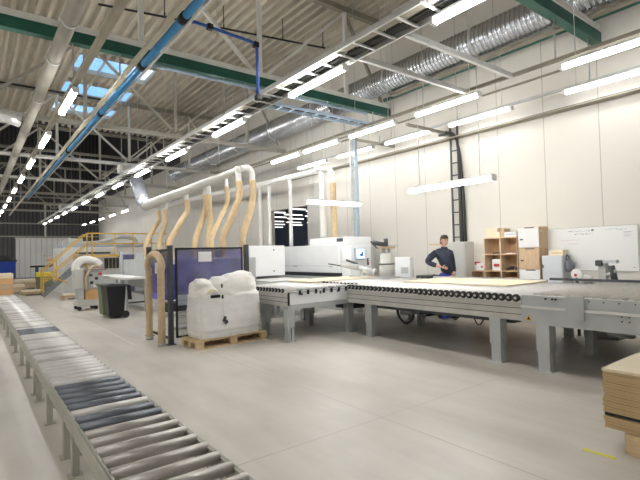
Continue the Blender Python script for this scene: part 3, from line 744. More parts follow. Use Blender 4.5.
build('gear_housing', MB().tube([(7.28, 7.98, 1.12), (7.50, 7.68, 1.0)], [.065, .075], 14), 'machinegrey', t)
build('flange', MB().tube([(7.48, 7.70, 1.02), (7.52, 7.65, .99)], .085, 16), 'galv', t)
build('bracket', MB().cbox((7.3, 7.95, .925), (.5, .12, .03), rz=-1.0).cbox((7.35, 7.9, .98), (.1, .1, .12)), 'machinegrey', t)
build('lever', MB().bar((6.8, 8.5, 1.22), (7.08, 8.3, 1.16), .03).bar((7.1, 8.2, 1.3), (7.3, 8.0, 1.2), .05), 'darkgrey', t)
t.location.z += .02; t.location.x -= .06
t = thing('white_control_box', 'small white box with recessed handle right of the drilling unit', 'box', (8.1, 7.4, .9))
build('casing', MB().box(8.06, 8.18, 7.12, 7.60, .88, 1.36), 'machine', t, bevel=.02)
build('recess', MB().box(8.05, 8.061, 7.18, 7.40, .98, 1.12), 'machinegrey', t, bevel=.004)
build('stand', MB().box(8.08, 8.16, 7.2, 7.5, 0, .88), 'machinegrey', t)

# ------------------------------------------------------------------ dust extraction pipes
t = thing('dust_pipe', 'long white extraction pipe with tan hoses above the fenced machine', 'extraction pipe', (5.0, 12, 3.4))
pts = [(5.0, 9.55, 3.50), (4.97, 11, 3.46), (4.95, 13, 3.41), (4.93, 15, 3.37), (4.92, 16.6, 3.34)]
build('main_pipe', MB().tube(pts, [.08, .10, .125, .15, .18], 18), 'pipecream', t)
build('fat_riser', MB().tube([(4.92, 16.5, 3.34), (4.97, 17.0, 3.55), (5.12, 18.3, 4.45), (5.14, 18.8, 5.0)], [.20, .22, .24, .24], 18), 'greypipe', t)
for p, q in (((4.98, 17.0, 3.55), (4.99, 17.08, 3.61)), ((5.075, 17.9, 4.17), (5.085, 18.0, 4.24))): build('riser_ring', MB().cyl(p, q, .255, 18), 'galv', t)
for y in (10.6, 14.5): build('hanger', MB().cyl((4.97, y, 3.5), (4.97, y, R), .008, 5), 'galv', t)
HO = [((5.11, 15.8), (4.69, 15.6)), ((5.18, 15.3), (4.99, 15.2)), ((5.02, 13.0), (4.58, 13.0)), ((5.18, 12.0), (4.93, 12.0)),
      ((5.19, 11.8), (5.19, 11.7)), ((5.15, 10.6), (4.75, 10.5)), ((4.99, 9.62), (4.70, 9.75)), ((5.24, 9.42), (5.01, 9.4))]
for k, ((xt, yt), (xb, yb)) in enumerate(HO):
    zp = 3.50 - (yt - 9.55) * .024; zb = 1.35
    r = .078 if k != 5 else .055
    e = build('elbow', MB().tube(smooth_path([(4.97, yt + .02, zp), (4.97 + (xt - 4.97) * .6, yt, zp + .03), (xt, yt, zp - .06), (xt + .01, yt, zp - .28)], 5), r * .9, 14), 'whitepipe', t)
    pp = smooth_path([(xt + .01, yt, zp - .25), (xt + .02, yt, zp - .6), (xt * .45 + xb * .55 + .03, (yt + yb) / 2, 2.45), (xb - .05, yb, 1.95), (xb - .05, yb, 1.62), (xb + .02, yb, zb)], 12)
    build('tan_hose', MB().tube(pp, [r + (.007 if i % 2 else 0) for i in range(len(pp))], 14), 'hose' if k != 7 else 'hosedark', e)
t = thing('dust_pipe', 'thinner white extraction pipe farther back with vertical drops', 'extraction pipe', (8.0, 15, 3.9))
build('main_pipe', MB().tube([(7.98, 10.2, 3.88), (7.98, 14, 3.95), (7.98, 18, 4.05), (7.98, 24, 4.2)], [.075, .085, .1, .12], 16), 'whitepipe', t)
for (y, x, r, m) in ((13.9, 8.0, .06, 'whitepipe'), (13.4, 8.08, .06, 'whitepipe'), (12.0, 8.0, .06, 'whitepipe'), (10.35, 8.0, .09, 'whitepipe')):
    build('drop_pipe', MB().tube(smooth_path([(7.9, y + .1, 3.93), (x - .02, y, 3.92), (x, y - .06, 3.75), (x, y - .06, 3.3), (x, y - .06, 2.6), (x, y - .06, 1.96 if y < 11 else 1.74)], 5), r, 14), m, t)
e = build('end_elbow', MB().tube(smooth_path([(7.98, 10.3, 3.88), (8.0, 10.0, 3.87), (8.02, 9.85, 3.7), (8.02, 9.82, 3.4)], 5), .08, 14), 'whitepipe', t)
pp = smooth_path([(8.02, 9.82, 3.45), (8.02, 9.82, 3.0), (8.03, 9.82, 2.4), (8.05, 9.85, 1.95)], 14)
build('tan_hose', MB().tube(pp, [.085 + (.006 if i % 2 else 0) for i in range(len(pp))], 14), 'hosedark', e)

# ------------------------------------------------------------------ fenced machine
t = thing('fenced_machine', 'white machine with grey cylinders behind the tinted black fence', 'machine', (4.4, 12, 0))
build('body', MB().box(4.0, 5.1, 9.05, 16.0, .62, 1.45), 'machinegrey', t, bevel=.02)
build('base', MB().box(4.1, 5.0, 9.1, 15.9, 0, .40), 'machine', t, bevel=.02)
build('front_cabinet', MB().box(3.55, 3.98, 9.0, 9.9, .0, 1.45), 'cabgrey', t, bevel=.01)
build('louvre_panel', MB().box(3.2, 3.5, 8.75, 8.80, .55, 1.5), 'greypipe', t)
for i in range(3):
    build('guide_cylinder', MB().cyl((2.95, 8.4 + .5 * i, .18 + .18 * i), (4.0, 8.4 + .5 * i, .18 + .18 * i), .035, 12), 'galv', t)
build('dark_motor', MB().box(3.0, 3.5, 8.9, 9.3, .42, .60), 'darkgrey', t, bevel=.02)
build('purple_unit', MB().box(3.05, 3.9, 9.3, 9.9, .62, 1.35), mat('purpleunit', (.12, .12, .5), .5, 0, .6, 6), t, bevel=.02)

def fence():
    t = thing('safety_fence', 'black framed safety fence with tinted blue panel and white sheet', 'fence', (3.4, 7.9, 0))
    for (x, y) in ((2.71, 7.8), (4.18, 7.8), (2.71, 8.97)):
        p = build('post', MB().box(x - .04, x + .04, y - .04, y + .04, .01, 1.70), 'darkgrey', t, bevel=.004)
        build('foot_plate', MB().box(x - .07, x + .07, y - .07, y + .07, 0, .012), 'darkgrey', p)
    f = MB().box(2.80, 4.10, 7.79, 7.81, 1.62, 1.655).box(2.80, 4.10, 7.79, 7.81, .10, .13).box(2.80, 2.835, 7.79, 7.81, .10, 1.655).box(4.075, 4.10, 7.79, 7.81, .10, 1.655)
    build('front_frame', f, 'black', t)
    build('tinted_panel', MB().box(2.835, 4.075, 7.798, 7.803, .84, 1.62), 'tint', t)
    wi = MB()
    for i in range(7): wi.box(2.835, 4.075, 7.806, 7.809, .14 + .1 * i, .144 + .1 * i)
    for i in range(30): wi.box(2.835, 4.075, 7.804, 7.806, .86 + .025 * i, .8625 + .025 * i)
    build('wire_mesh', wi, 'black', t)
    build('paper_sheet', MB().box(3.22, 3.47, 7.788, 7.792, 1.40, 1.58), 'paper', t)
    f = MB().box(2.70, 2.72, 8.86, 8.92, .10, 1.64).box(2.70, 2.72, 7.86, 7.90, .10, 1.64).box(2.70, 2.72, 7.86, 8.92, 1.60, 1.64).box(2.70, 2.72, 7.86, 8.92, .08, .12)
    build('side_frame', f, 'black', t)
    build('middle_bar', MB().box(2.69, 2.73, 8.30, 8.36, .12, 1.6), 'black', t)
    build('tinted_panel', MB().box(2.706, 2.711, 7.9, 8.86, .84, 1.60), 'tint', t)
    build('paper_sheet', MB().box(2.69, 2.694, 8.38, 8.55, 1.2, 1.40), 'paper', t)
fence()
t = thing('arched_hose', 'tan hose bent in an upside down U outside the fence', 'hose', (2.58, 8.3, 0))
pp = [(2.60, 8.62, .02 + .05 * i) for i in range(26)] + [(2.58, 8.22 + .40 * math.cos(q * PI / 26), 1.30 + .26 * math.sin(q * PI / 26)) for q in range(1, 26)] + [(2.56, 7.82, 1.28 - .05 * i) for i in range(26)]
build('hose_tube', MB().tube(pp, [.058 + (.005 if i % 2 else 0) for i in range(len(pp))], 14), 'hosedark', t)
build('hose_end', MB().cyl((2.60, 8.62, 0), (2.60, 8.62, .05), .07, 14), 'cabgrey', t)
build('hose_end', MB().cyl((2.56, 7.82, 0), (2.56, 7.82, .05), .07, 14), 'cabgrey', t)

# wrapped pallet
pal = pallet('wooden_pallet', 'wooden pallet under the film wrapped white sacks', 2.86, 4.20, 7.02, 7.62, 0)
def turn(o, rot, piv):
    v = Matrix.Rotation(rot, 3, 'Z') @ (Vector(o.location) - Vector(piv)); o.location = Vector(piv) + v; o.rotation_euler.z = rot
turn(pal, .06, (2.86, 7.02, 0))
from mathutils import noise
def wrapped(name, m, parent, prof, n=72, e=.24, film=0.0, amp=.03, fs=4.0, seed=0, steps=34):
    """prof: (z, x0, x1, y0, y1, tilt) keys, interpolated; folded and creased surface"""
    V = []; F = []; z0, z1 = prof[0][0], prof[-1][0]
    for i in range(steps + 1):
        q = i / steps * (len(prof) - 1); a = min(int(q), len(prof) - 2); f = q - a
        z, x0, x1, y0, y1, tl = [prof[a][j] * (1 - f) + prof[a + 1][j] * f for j in range(6)]
        cx, cy, hx, hy = (x0 + x1) / 2, (y0 + y1) / 2, (x1 - x0) / 2, (y1 - y0) / 2
        for k in range(n):
            t_ = 2 * PI * (k + .5) / n; c_, s_ = math.cos(t_), math.sin(t_)
            px = math.copysign(abs(c_) ** e, c_) * hx; py = math.copysign(abs(s_) ** e, s_) * hy
            p = Vector((cx + px, cy + py, z + tl * px)); d = Vector((px, py, 0)).normalized()
            w_ = noise.noise(p * fs + Vector((seed, 0, 0))) * amp + noise.noise(Vector((p.x * 9, p.y * 9, p.z * 16)) + Vector((0, seed, 0))) * amp * .34
            w_ += film * math.sin(p.z * 95 + 5 * noise.noise(p * 5)) + film * 1.2 * noise.noise(Vector((p.x * 3 + p.z * 8, p.y * 3, p.z * 26)))
            V.append(p + d * w_ + Vector((0, 0, noise.noise(p * 5 + Vector((9, seed, 2))) * amp * .8 if z > .7 else 0)))
    for i in range(steps):
        for k in range(n): k2 = (k + 1) % n; F.append((i * n + k, i * n + k2, (i + 1) * n + k2, (i + 1) * n + k))
    F.append(tuple(steps * n + k for k in range(n))); F.append(tuple(reversed(range(n))))
    return build(name, MB()._add(V, F, True), m, parent)
def lumpy(name, mb_fn, m, parent, sub=2, disp=.02, size=.25, **kw):
    o = build(name, mb_fn, m, parent, **kw)
    for p in o.data.polygons: p.use_smooth = True
    s = o.modifiers.new('s', 'SUBSURF'); s.levels = s.render_levels = sub
    return o
def rings(sections, n=16):
    """sections: list of (z, x0, x1, y0, y1[, tilt]) rounded rectangles -> closed mesh"""
    mb = MB(); V = []
    for s in sections:
        z, x0, x1, y0, y1 = s[:5]; tilt = s[5] if len(s) > 5 else 0
        cx, cy, hx, hy = (x0 + x1) / 2, (y0 + y1) / 2, (x1 - x0) / 2, (y1 - y0) / 2
        for k in range(n):
            a = 2 * PI * (k + .5) / n; c, d = math.cos(a), math.sin(a); e = .45
            px = math.copysign(abs(c) ** e, c) * hx; py = math.copysign(abs(d) ** e, d) * hy
            V.append((cx + px, cy + py, z + tilt * px))
    F = []
    for i in range(len(sections) - 1):
        for k in range(n): k2 = (k + 1) % n; F.append((i * n + k, i * n + k2, (i + 1) * n + k2, (i + 1) * n + k))
    F.append(tuple(reversed(range(n)))); F.append(tuple((len(sections) - 1) * n + k for k in range(n)))
    return mb._add(V, F, True)
t = thing('wrapped_sack_load', 'bulging white sacks wrapped in clear film on the pallet', 'wrapped load', (3.5, 7.2, .142))
wrapped('wrapped_body', 'film', t, [(.145, 2.95, 4.08, 7.06, 7.62, 0), (.3, 2.92, 4.10, 7.03, 7.64, 0), (.6, 2.92, 4.11, 7.03, 7.65, 0), (.84, 2.94, 4.08, 7.04, 7.63, 0), (.90, 2.99, 4.03, 7.10, 7.58, 0)], film=.005, amp=.028, seed=2)
wrapped('large_sack', 'sack', t, [(.78, 3.27, 4.05, 7.06, 7.62, 0), (.95, 3.25, 4.06, 7.04, 7.62, .05), (1.08, 3.28, 4.03, 7.07, 7.60, .10), (1.17, 3.36, 3.98, 7.14, 7.55, .12), (1.19, 3.55, 3.88, 7.25, 7.48, .12)], e=.45, amp=.055, fs=5, seed=5, steps=26)
wrapped('small_sack', 'sack', t, [(.78, 2.94, 3.29, 7.05, 7.60, 0), (.90, 2.92, 3.31, 7.04, 7.58, 0), (1.0, 2.94, 3.27, 7.08, 7.55, -.2), (1.09, 2.98, 3.16, 7.16, 7.48, -.25), (1.13, 3.02, 3.10, 7.22, 7.40, -.2)], e=.5, amp=.06, fs=7, seed=11, steps=26)
build('yellow_tie', MB().tube(smooth_path([(3.03, 6.995, .90), (3.10, 6.99, .94), (3.18, 6.995, .93)], 5), .008, 6), 'yellowbright', t)
build('black_label', MB().cbox((3.17, 6.995, .835), (.17, .012, .05)), 'black', t)
build('black_label', MB().cbox((3.29, 6.995, 1.0), (.025, .012, .06)), 'black', t)
build('black_label', MB().cbox((3.30, 6.995, .82), (.03, .012, .06)), 'black', t)
build('torn_tag', MB().cbox((3.33, 6.995, .45), (.05, .012, .09), ry=.3).cbox((3.36, 6.995, .40), (.06, .012, .06), ry=-.4), 'darkgrey', t)
build('film_strap', MB().cbox((3.31, 6.995, .66), (.012, .01, .40)), 'whitepipe', t)

turn(t, .06, (2.86, 7.04, .142)); t.location.y -= .02

# ------------------------------------------------------------------ right wall furniture
t = thing('tall_cabinet', 'tall pale grey cabinet against the wall behind the worker', 'cabinet', (9.2, 6.6, 0))
build('cabinet_body', MB().box(9.06, 9.395, 6.32, 6.98, 0, 1.68), 'cabgrey', t, bevel=.008)
build('door', MB().box(9.045, 9.06, 6.34, 6.96, .05, 1.66), 'cabgrey', t, bevel=.004)
build('top_flap', MB().box(8.98, 9.06, 6.90, 7.3, 1.62, 1.66), 'hosedark', t)
def cubby(name, label, x0, x1, y0, y1, rows, cols, ztop, h):
    t = thing(name, label, 'shelf unit', ((x0 + x1) / 2, (y0 + y1) / 2, 0))
    th = .025; W = (y1 - y0) / cols
    build('back_panel', MB().box(x1 - .015, x1, y0, y1, 0, ztop), 'shelfwood', t)
    for c in range(cols + 1):
        y = y0 + W * c
        build('upright', MB().box(x0, x1 - .016, max(y0, y - th / 2), min(y1, y + th / 2), 0, ztop), 'shelfedge', t)
    z = ztop; 
    for r in range(rows + 1):
        zz = ztop - h * r
        if zz < 0: break
        for c in range(cols):
            build('shelf_board', MB().box(x0 + .003, x1 - .016, y0 + W * c + th / 2 + .0005, y0 + W * (c + 1) - th / 2 - .0005, zz - th, zz), 'shelfwood' if r else 'shelfedge', t)
    return t
cubby('cubby_shelf', 'brown open cubby shelf with boxes beside the lockers', 9.0, 9.39, 5.03, 5.80, 4, 2, 1.75, .36)
cubby('cubby_shelf', 'low brown cubby shelf left of the tall one', 9.0, 9.39, 5.83, 6.16, 2, 1, 1.03, .36)
def carton(label, x0, x1, y0, y1, z0, z1, m='card', name='cardboard_box', cat='box', stripe=None, group=None):
    t = thing(name, label, cat, ((x0 + x1) / 2, (y0 + y1) / 2, z0), group)
    build('box_body', MB().box(x0, x1, y0, y1, z0, z1), m, t, bevel=.004)
    build('flap', MB().box(x0, x1, (y0 + y1) / 2 + .002, y1, z1, z1 + .004).box(x0, x1, y0, (y0 + y1) / 2 - .002, z1, z1 + .004), m, t)
    if stripe: build('print', MB().box(x0 - .003, x0, y0 + .02, y1 - .04, z0 + (z1 - z0) * .35, z0 + (z1 - z0) * .6), stripe, t)
    return t
carton('wide pale yellow box on top of the brown shelf', 9.04, 9.34, 5.44, 5.76, 1.751, 1.86, 'woodtop')
carton('small pale yellow box on top, stacked on the wide one', 9.06, 9.32, 5.50, 5.78, 1.866, 1.95, 'woodtop')
carton('tan box on top of the shelf between yellow and white boxes', 9.06, 9.30, 5.34, 5.43, 1.751, 1.93, 'card')
carton('white box on top of the shelf beside the lockers', 9.04, 9.30, 5.06, 5.33, 1.751, 1.85, 'paper', stripe='greypipe')
carton('white and red box in the middle left cubby', 9.04, 9.3, 5.45, 5.64, 1.031, 1.27, 'paper', stripe='red')
carton('low tan box in the lower left cubby', 9.04, 9.3, 5.45, 5.72, .671, .86, 'orange')
carton('low tan box in the lower right cubby', 9.04, 9.3, 5.08, 5.36, .671, .88, 'orange')
b = MB()
for i in range(6): b.tube(smooth_path([(9.06 + .03 * i, 5.10, 1.05 + .01 * i), (9.1 + .02 * i, 5.2, 1.12 - .01 * i), (9.1, 5.35, 1.05)], 4), .015, 6)
build('cable_coil', b, 'darkgrey', cat='cables', label='dark tangled cables in the middle right cubby')
b = MB().box(9.04, 9.2, 5.46, 5.6, 1.391, 1.41).box(9.05, 9.2, 5.5, 5.62, 1.411, 1.425)
build('dark_papers', b, 'darkgrey', cat='papers', label='dark papers lying in the upper left cubby')
build('white_papers', MB().box(9.04, 9.2, 5.12, 5.3, 1.391, 1.405), 'paper', cat='papers', label='white papers lying in the upper right cubby')
# red spray bottles and cartons on the low shelf
t = thing('spray_bottle', 'white spray bottle with red head on the low shelf', 'bottle', (9.1, 6.02, 1.031))
build('bottle_body', MB().tube([(9.1, 6.02, 1.031), (9.1, 6.02, 1.15), (9.1, 6.02, 1.19)], [.04, .04, .015], 12), 'paper', t)
build('spray_head', MB().box(9.04, 9.12, 5.98, 6.08, 1.19, 1.22).box(9.05, 9.08, 6.06, 6.08, 1.15, 1.19), 'red', t)
carton('small red and white box on the low shelf', 9.04, 9.2, 5.85, 5.96, 1.031, 1.19, 'paper', stripe='red')
# lockers: three stacked tiers
LK = []
def locker(z0, m, label, dm):
    t = thing('locker', label, 'locker', (9.2, 4.78, z0), 'lockers in the stack by the whiteboard')
    build('locker_body', MB().box(9.02, 9.365, 4.57, 5.005, z0 + .001, z0 + .428), 'lockwood', t, bevel=.003)
    d = build('door', MB().box(9.0, 9.018, 4.575, 5.0, z0 + .01, z0 + .42), dm, t, bevel=.003)
    build('lock', MB().box(8.99, 9.0, 4.90, 4.96, z0 + .16, z0 + .19), 'darkgrey', d)
    LK.append(t)
    build('door_slot', MB().box(8.997, 9.0, 4.66, 4.86, z0 + .40, z0 + .42), 'darkgrey', d)
locker(1.50, 'w', 'top locker of the stack, with pale grey door', 'lockwhite')
locker(1.07, 'b', 'locker with plain wood door, second from the top', 'lockwood')
locker(.64, 'w', 'white locker door just under the wood one', 'board')
locker(.21, 'w', 'bottom locker of the stack', 'lockwood')
build('locker_plinth', MB().box(9.03, 9.365, 4.575, 5.0, 0, .208), 'lockwood', cat='plinth', label='wooden plinth under the locker stack')
build('sticker', MB().tube([(9.1, 4.566, 1.84), (9.1, 4.569, 1.84)], .02, 12), 'paper', LK[0], label='small white round sticker')
t = thing('grey_cabinet', 'light grey metal cabinet right of the locker stack', 'cabinet', (9.2, 4.3, 0))
build('cabinet_body', MB().box(9.02, 9.365, 4.13, 4.53, 0, 1.34), 'cablight', t, bevel=.006)
build('door', MB().box(9.0, 9.02, 4.14, 4.52, 1.0, 1.33), 'cablight', t, bevel=.003)
build('door', MB().box(9.0, 9.02, 4.14, 4.52, .05, .985), 'cablight', t, bevel=.003)
build('handle', MB().box(8.985, 9.0, 4.49, 4.51, 1.1, 1.16), 'darkgrey', t)
carton('small pale yellow box on top of the light grey cabinet', 9.1, 9.32, 4.16, 4.42, 1.341, 1.44, 'woodtop', stripe='hosedark')
t = thing('hanging_bag', 'dark grey bag hanging on the side of the grey cabinet', 'bag', (9.2, 4.06, 1.0))
lumpy('bag_body', rings([(1.02, 9.08, 9.26, 4.05, 4.12), (1.05, 9.05, 9.3, 4.02, 4.125), (1.22, 9.07, 9.3, 4.03, 4.125), (1.27, 9.1, 9.26, 4.07, 4.12)], 12), 'greybag', t, sub=1, disp=.01)
build('strap', MB().tube(smooth_path([(9.1, 4.1, 1.25), (9.14, 4.115, 1.33), (9.2, 4.12, 1.345), (9.24, 4.1, 1.25)], 5), .008, 6), 'black', t)
# whiteboard
t = thing('whiteboard', 'wide whiteboard with faint writing on the right wall', 'whiteboard', (9.39, 3.75, 1.04))
build('panel', MB().box(9.375, 9.395, 2.99, 4.9, 1.045, 1.865), 'board', t)
build('frame', MB().box(9.37, 9.398, 2.975, 2.99, 1.03, 1.88).box(9.37, 9.398, 2.99, 4.9, 1.865, 1.88).box(9.37, 9.398, 2.99, 4.9, 1.03, 1.045), 'cabgrey', t)
tx = MB(); rnd = random.Random(5)
for (ya, yb, z) in ((4.15, 3.70, 1.80), (3.50, 3.30, 1.81), (4.05, 3.72, 1.745), (3.28, 3.15, 1.80)):
    y = ya
    while y > yb:
        l = rnd.uniform(.01, .03); tx.cbox((9.3735, y, z + rnd.uniform(-.008, .008)), (.001, l, rnd.uniform(.006, .018))); y -= l + .012
build('handwriting', tx, mat('ink', (.35, .38, .45), .6), t)
tx = MB()
for (ya, yb, z) in ((4.30, 3.95, 1.63), (4.15, 3.98, 1.56)):
    y = ya
    while y > yb:
        l = rnd.uniform(.01, .025); tx.cbox((9.3735, y, z + rnd.uniform(-.006, .006)), (.001, l, rnd.uniform(.006, .014))); y -= l + .014
build('red_handwriting', tx, mat('inkred', (.65, .45, .42), .6), t)
sh = build('taped_sheet', MB().box(9.370, 9.374, 3.06, 3.22, 1.60, 1.78), 'paper', t)
build('printed_lines', MB().box(9.3690, 9.3697, 3.08, 3.20, 1.74, 1.75).box(9.3690, 9.3697, 3.08, 3.20, 1.70, 1.705).box(9.3690, 9.3697, 3.1, 3.20, 1.67, 1.675), mat('ink', (.35, .38, .45)), sh)
build('dot_mark', MB().box(9.372, 9.3745, 3.70, 3.74, 1.79, 1.83).box(9.372, 9.3745, 3.05, 3.07, 1.10, 1.115), 'greybag', t)
# gear device and scale behind the near roller bed
t = thing('grinding_device', 'grey metal device with dark arms behind the near roller bed', 'device', (8.25, 3.05, 0))
build('stand', MB().box(8.12, 8.42, 2.9, 3.25, 0, .88), 'machinegrey', t, bevel=.01)
build('column', MB().box(8.2, 8.32, 3.08, 3.20, .88, 1.22), 'cabgrey', t, bevel=.01)
build('head', MB().box(8.15, 8.33, 3.12, 3.22, 1.18, 1.27), 'darkgrey', t, bevel=.01)
build('plate', MB().box(8.18, 8.30, 2.92, 3.12, 1.22, 1.27), 'cablight', t)
build('arm', MB().cyl((8.2, 3.0, 1.18), (8.22, 2.96, .92), .05, 12), 'darkgrey', t)
build('arm', MB().cyl((8.2, 3.08, 1.02), (8.2, 2.93, 1.10), .035, 12), 'galv', t)
t = thing('round_dial', 'round white and red dial behind the near roller bed', 'dial', (8.15, 3.51, .9))
build('post', MB().cyl((8.15, 3.51, .0), (8.15, 3.51, .98), .025, 10), 'darkgrey', t)
build('disc', MB().tube([(8.13, 3.51, 1.04), (8.17, 3.51, 1.04)], .09, 20), 'paper', t)
build('red_mark', MB().tube([(8.12, 3.52, 1.02), (8.13, 3.52, 1.02)], .025, 10), 'red', t)
t = thing('steel_hopper', 'small shiny steel tray beside the round dial', 'tray', (8.13, 3.3, .0))
build('tray_body', MB().prism([(3.22, .90), (3.40, .90), (3.38, 1.03), (3.28, 1.0)], 'x', 8.08, 8.19), 'galvlight', t, bevel=.006)
build('tray_stand', MB().box(8.1, 8.18, 3.27, 3.38, 0, .90), 'machinegrey', t)
# black tray left of worker
t = thing('black_bin', 'open black plastic tub standing left of the worker', 'tub', (8.25, 6.9, 0))
build('tub_body', MB().prism([(6.80, .0), (7.05, 0), (7.08, .86), (6.72, .86)], 'x', 8.25, 8.6), 'black', t, bevel=.02)
build('rim', MB().box(8.22, 8.63, 6.69, 7.10, .86, .93), 'darkgrey', t, bevel=.015)
build('side_handle', MB().bar((8.3, 6.69, .91), (8.3, 6.62, .96), .02), 'darkgrey', t)

# ------------------------------------------------------------------ left middle ground
def bin_(x, y, m, label, lid):
    t = thing('wheelie_bin', label, 'bin', (x, y, 0))
    build('bin_body', MB().prism([(x - .18, .05), (x + .17, .05), (x + .22, .80), (x - .23, .80)], 'y', y - .2, y + .22), m, t, bevel=.015)
    build('lid', MB().prism([(x - .27, .80), (x + .25, .80), (x + .25, .84), (x - .1, .88), (x - .27, .85)], 'y', y - .24, y + .25), lid, t, bevel=.01)
    build('handle', MB().prism([(x + .25, .84), (x + .33, .80), (x + .36, .45), (x + .28, .45)], 'y', y - .2, y - .12), m, t)
    for s in (-.2, .2): build('wheel', MB().cyl((x + .2, y + s - .03, .09), (x + .2, y + s + .03, .09), .09, 16), 'rubber', t)
bin_(2.88, 12.35, 'black', 'black wheelie bin standing on the floor left of the fence', 'darkgrey')
bin_(2.85, 12.86, 'bingreen', 'green wheelie bin partly hidden behind the black one', 'bingreen')
# sander / machine with the big hose
t = thing('sanding_machine', 'grey sanding machine on a wheeled base with big pale hose', 'machine', (2.8, 15, 0))
build('base_cart', MB().box(2.44, 2.98, 14.8, 15.4, .12, .30), 'cabgrey', t, bevel=.01)
for (x, y) in ((2.49, 14.85), (2.93, 14.85), (2.49, 15.35), (2.93, 15.35)): build('castor', MB().cyl((x, y - .02, .06), (x, y + .02, .06), .06, 12), 'rubber', t)
build('wooden_crate', MB().box(2.66, 2.98, 14.82, 15.3, .30, .60), 'orange', t, bevel=.005)
build('frame_leg', MB().box(2.46, 2.62, 14.9, 15.3, .30, .62), 'machinegrey', t)
build('housing', MB().box(2.72, 3.14, 14.85, 15.5, .60, 1.14), 'machinegrey', t, bevel=.03)
build('side_housing', MB().box(2.38, 2.64, 14.9, 15.4, .62, 1.22), 'cabgrey', t, bevel=.03)
for (x, z, m) in ((2.8, 1.02, 'darkgrey'), (2.95, .92, 'black'), (3.05, 1.05, 'red'), (2.82, .80, 'black'), (3.06, .78, 'galv'), (2.9, .7, 'paper')): build('fitting', MB().cyl((x, 14.80, z), (x, 14.86, z), .045, 10), m, t)
build('table_top', MB().box(2.66, 3.22, 14.8, 15.5, 1.16, 1.20), 'maroon2', t)
pp = smooth_path([(2.44, 15.1, 1.15), (2.46, 15.1, 1.32), (2.60, 15.1, 1.46), (2.80, 15.1, 1.47), (3.0, 15.1, 1.40), (3.10, 15.1, 1.30)], 7)
build('big_hose', MB().tube(pp, [.115 + (.008 if i % 2 else 0) for i in range(len(pp))], 16), 'whitepipe', t)
pp = smooth_path([(3.05, 14.9, 1.28), (2.85, 14.85, 1.26), (2.72, 14.8, 1.1), (2.66, 14.78, .9), (2.68, 14.78, .55)], 6)
build('small_hose', MB().tube(pp, .04, 10), 'card', t)
# white work tables
for (x0, x1, y0, y1, l) in ((3.30, 3.95, 13.1, 16.4, 'white topped work table right of the sanding machine'),):
    t = thing('work_table', l, 'table', ((x0 + x1) / 2, (y0 + y1) / 2, 0))
    build('table_top', MB().box(x0, x1, y0, y1, .90, .96), 'paper', t, bevel=.005)
    for (x, y) in ((x0 + .05, y0 + .05), (x1 - .1, y0 + .05), (x0 + .05, y1 - .1), (x1 - .1, y1 - .1)): build('leg', MB().box(x, x + .06, y, y + .06, 0, .90), 'machinegrey', t)
    build('lower_bar', MB().box(x0 + .06, x1 - .06, y0 + .06, y0 + .09, .25, .29), 'darkgrey', t)
t = thing('tinted_guard', 'violet tinted guard panel in pale frame behind the work table', 'guard panel', (4.2, 16.5, 0))
build('frame', MB().box(4.02, 4.10, 16.45, 16.55, 0, 1.72).box(4.48, 4.52, 16.45, 16.55, 0, 1.68).box(4.1, 4.48, 16.45, 16.55, 1.62, 1.68).box(4.1, 4.48, 16.45, 16.55, .28, .36), 'cablight', t)
build('panel', MB().box(4.10, 4.48, 16.49, 16.51, .36, 1.62), 'purple', t)
t = thing('white_cabinet', 'white cabinet to the right of the violet guard panel', 'cabinet', (4.7, 17, 0))
build('cabinet_body', MB().box(4.53, 5.15, 16.6, 17.6, 0, 1.66), 'machine', t, bevel=.02)
build('door_seam', MB().box(4.83, 4.84, 16.59, 16.6, .1, 1.6), 'machinegrey', t)
build('plinth', MB().box(4.5, 5.2, 16.55, 17.6, 0, .12), 'cabgrey', t)
t = thing('big_press', 'large white machine standing under the yellow platform', 'machine', (4.2, 24, 0))
build('main_body', MB().box(3.1, 5.2, 22.2, 25.2, .0, 2.02), 'machine', t, bevel=.03)
build('right_body', MB().box(5.2, 6.9, 22.2, 25.0, .0, 1.70), 'machine', t, bevel=.03)
build('dark_slot', MB().box(3.6, 5.0, 22.17, 22.2, 1.72, 1.80).box(5.3, 6.6, 22.17, 22.2, 1.55, 1.68), 'darkgrey', t)
build('dark_window', MB().box(4.75, 5.35, 22.12, 22.2, 1.05, 1.52), 'darkgrey', t)
for i in range(3): build('window_bar', MB().box(4.9 + .15 * i, 4.93 + .15 * i, 22.1, 22.12, 1.05, 1.52), 'cabgrey', t)
build('tan_panel', MB().box(3.5, 4.1, 22.15, 22.2, 1.2, 1.68), 'hosedark', t)
build('top_tray', MB().box(3.0, 6.6, 22.4, 23.4, 2.03, 2.14), 'greypipe', t, bevel=.02)
build('top_pipe', MB().tube(smooth_path([(3.4, 22.8, 2.2), (4.6, 22.8, 2.25), (5.6, 22.8, 2.5), (6.2, 22.8, 2.4), (6.3, 22.8, 2.1)], 6), .09, 10), 'cabgrey', t)
build('top_motor', MB().cyl((3.4, 22.9, 2.3), (4.0, 22.9, 2.3), .14, 12).box(3.2, 3.4, 22.8, 23, 2.14, 2.3), 'cabgrey', t)

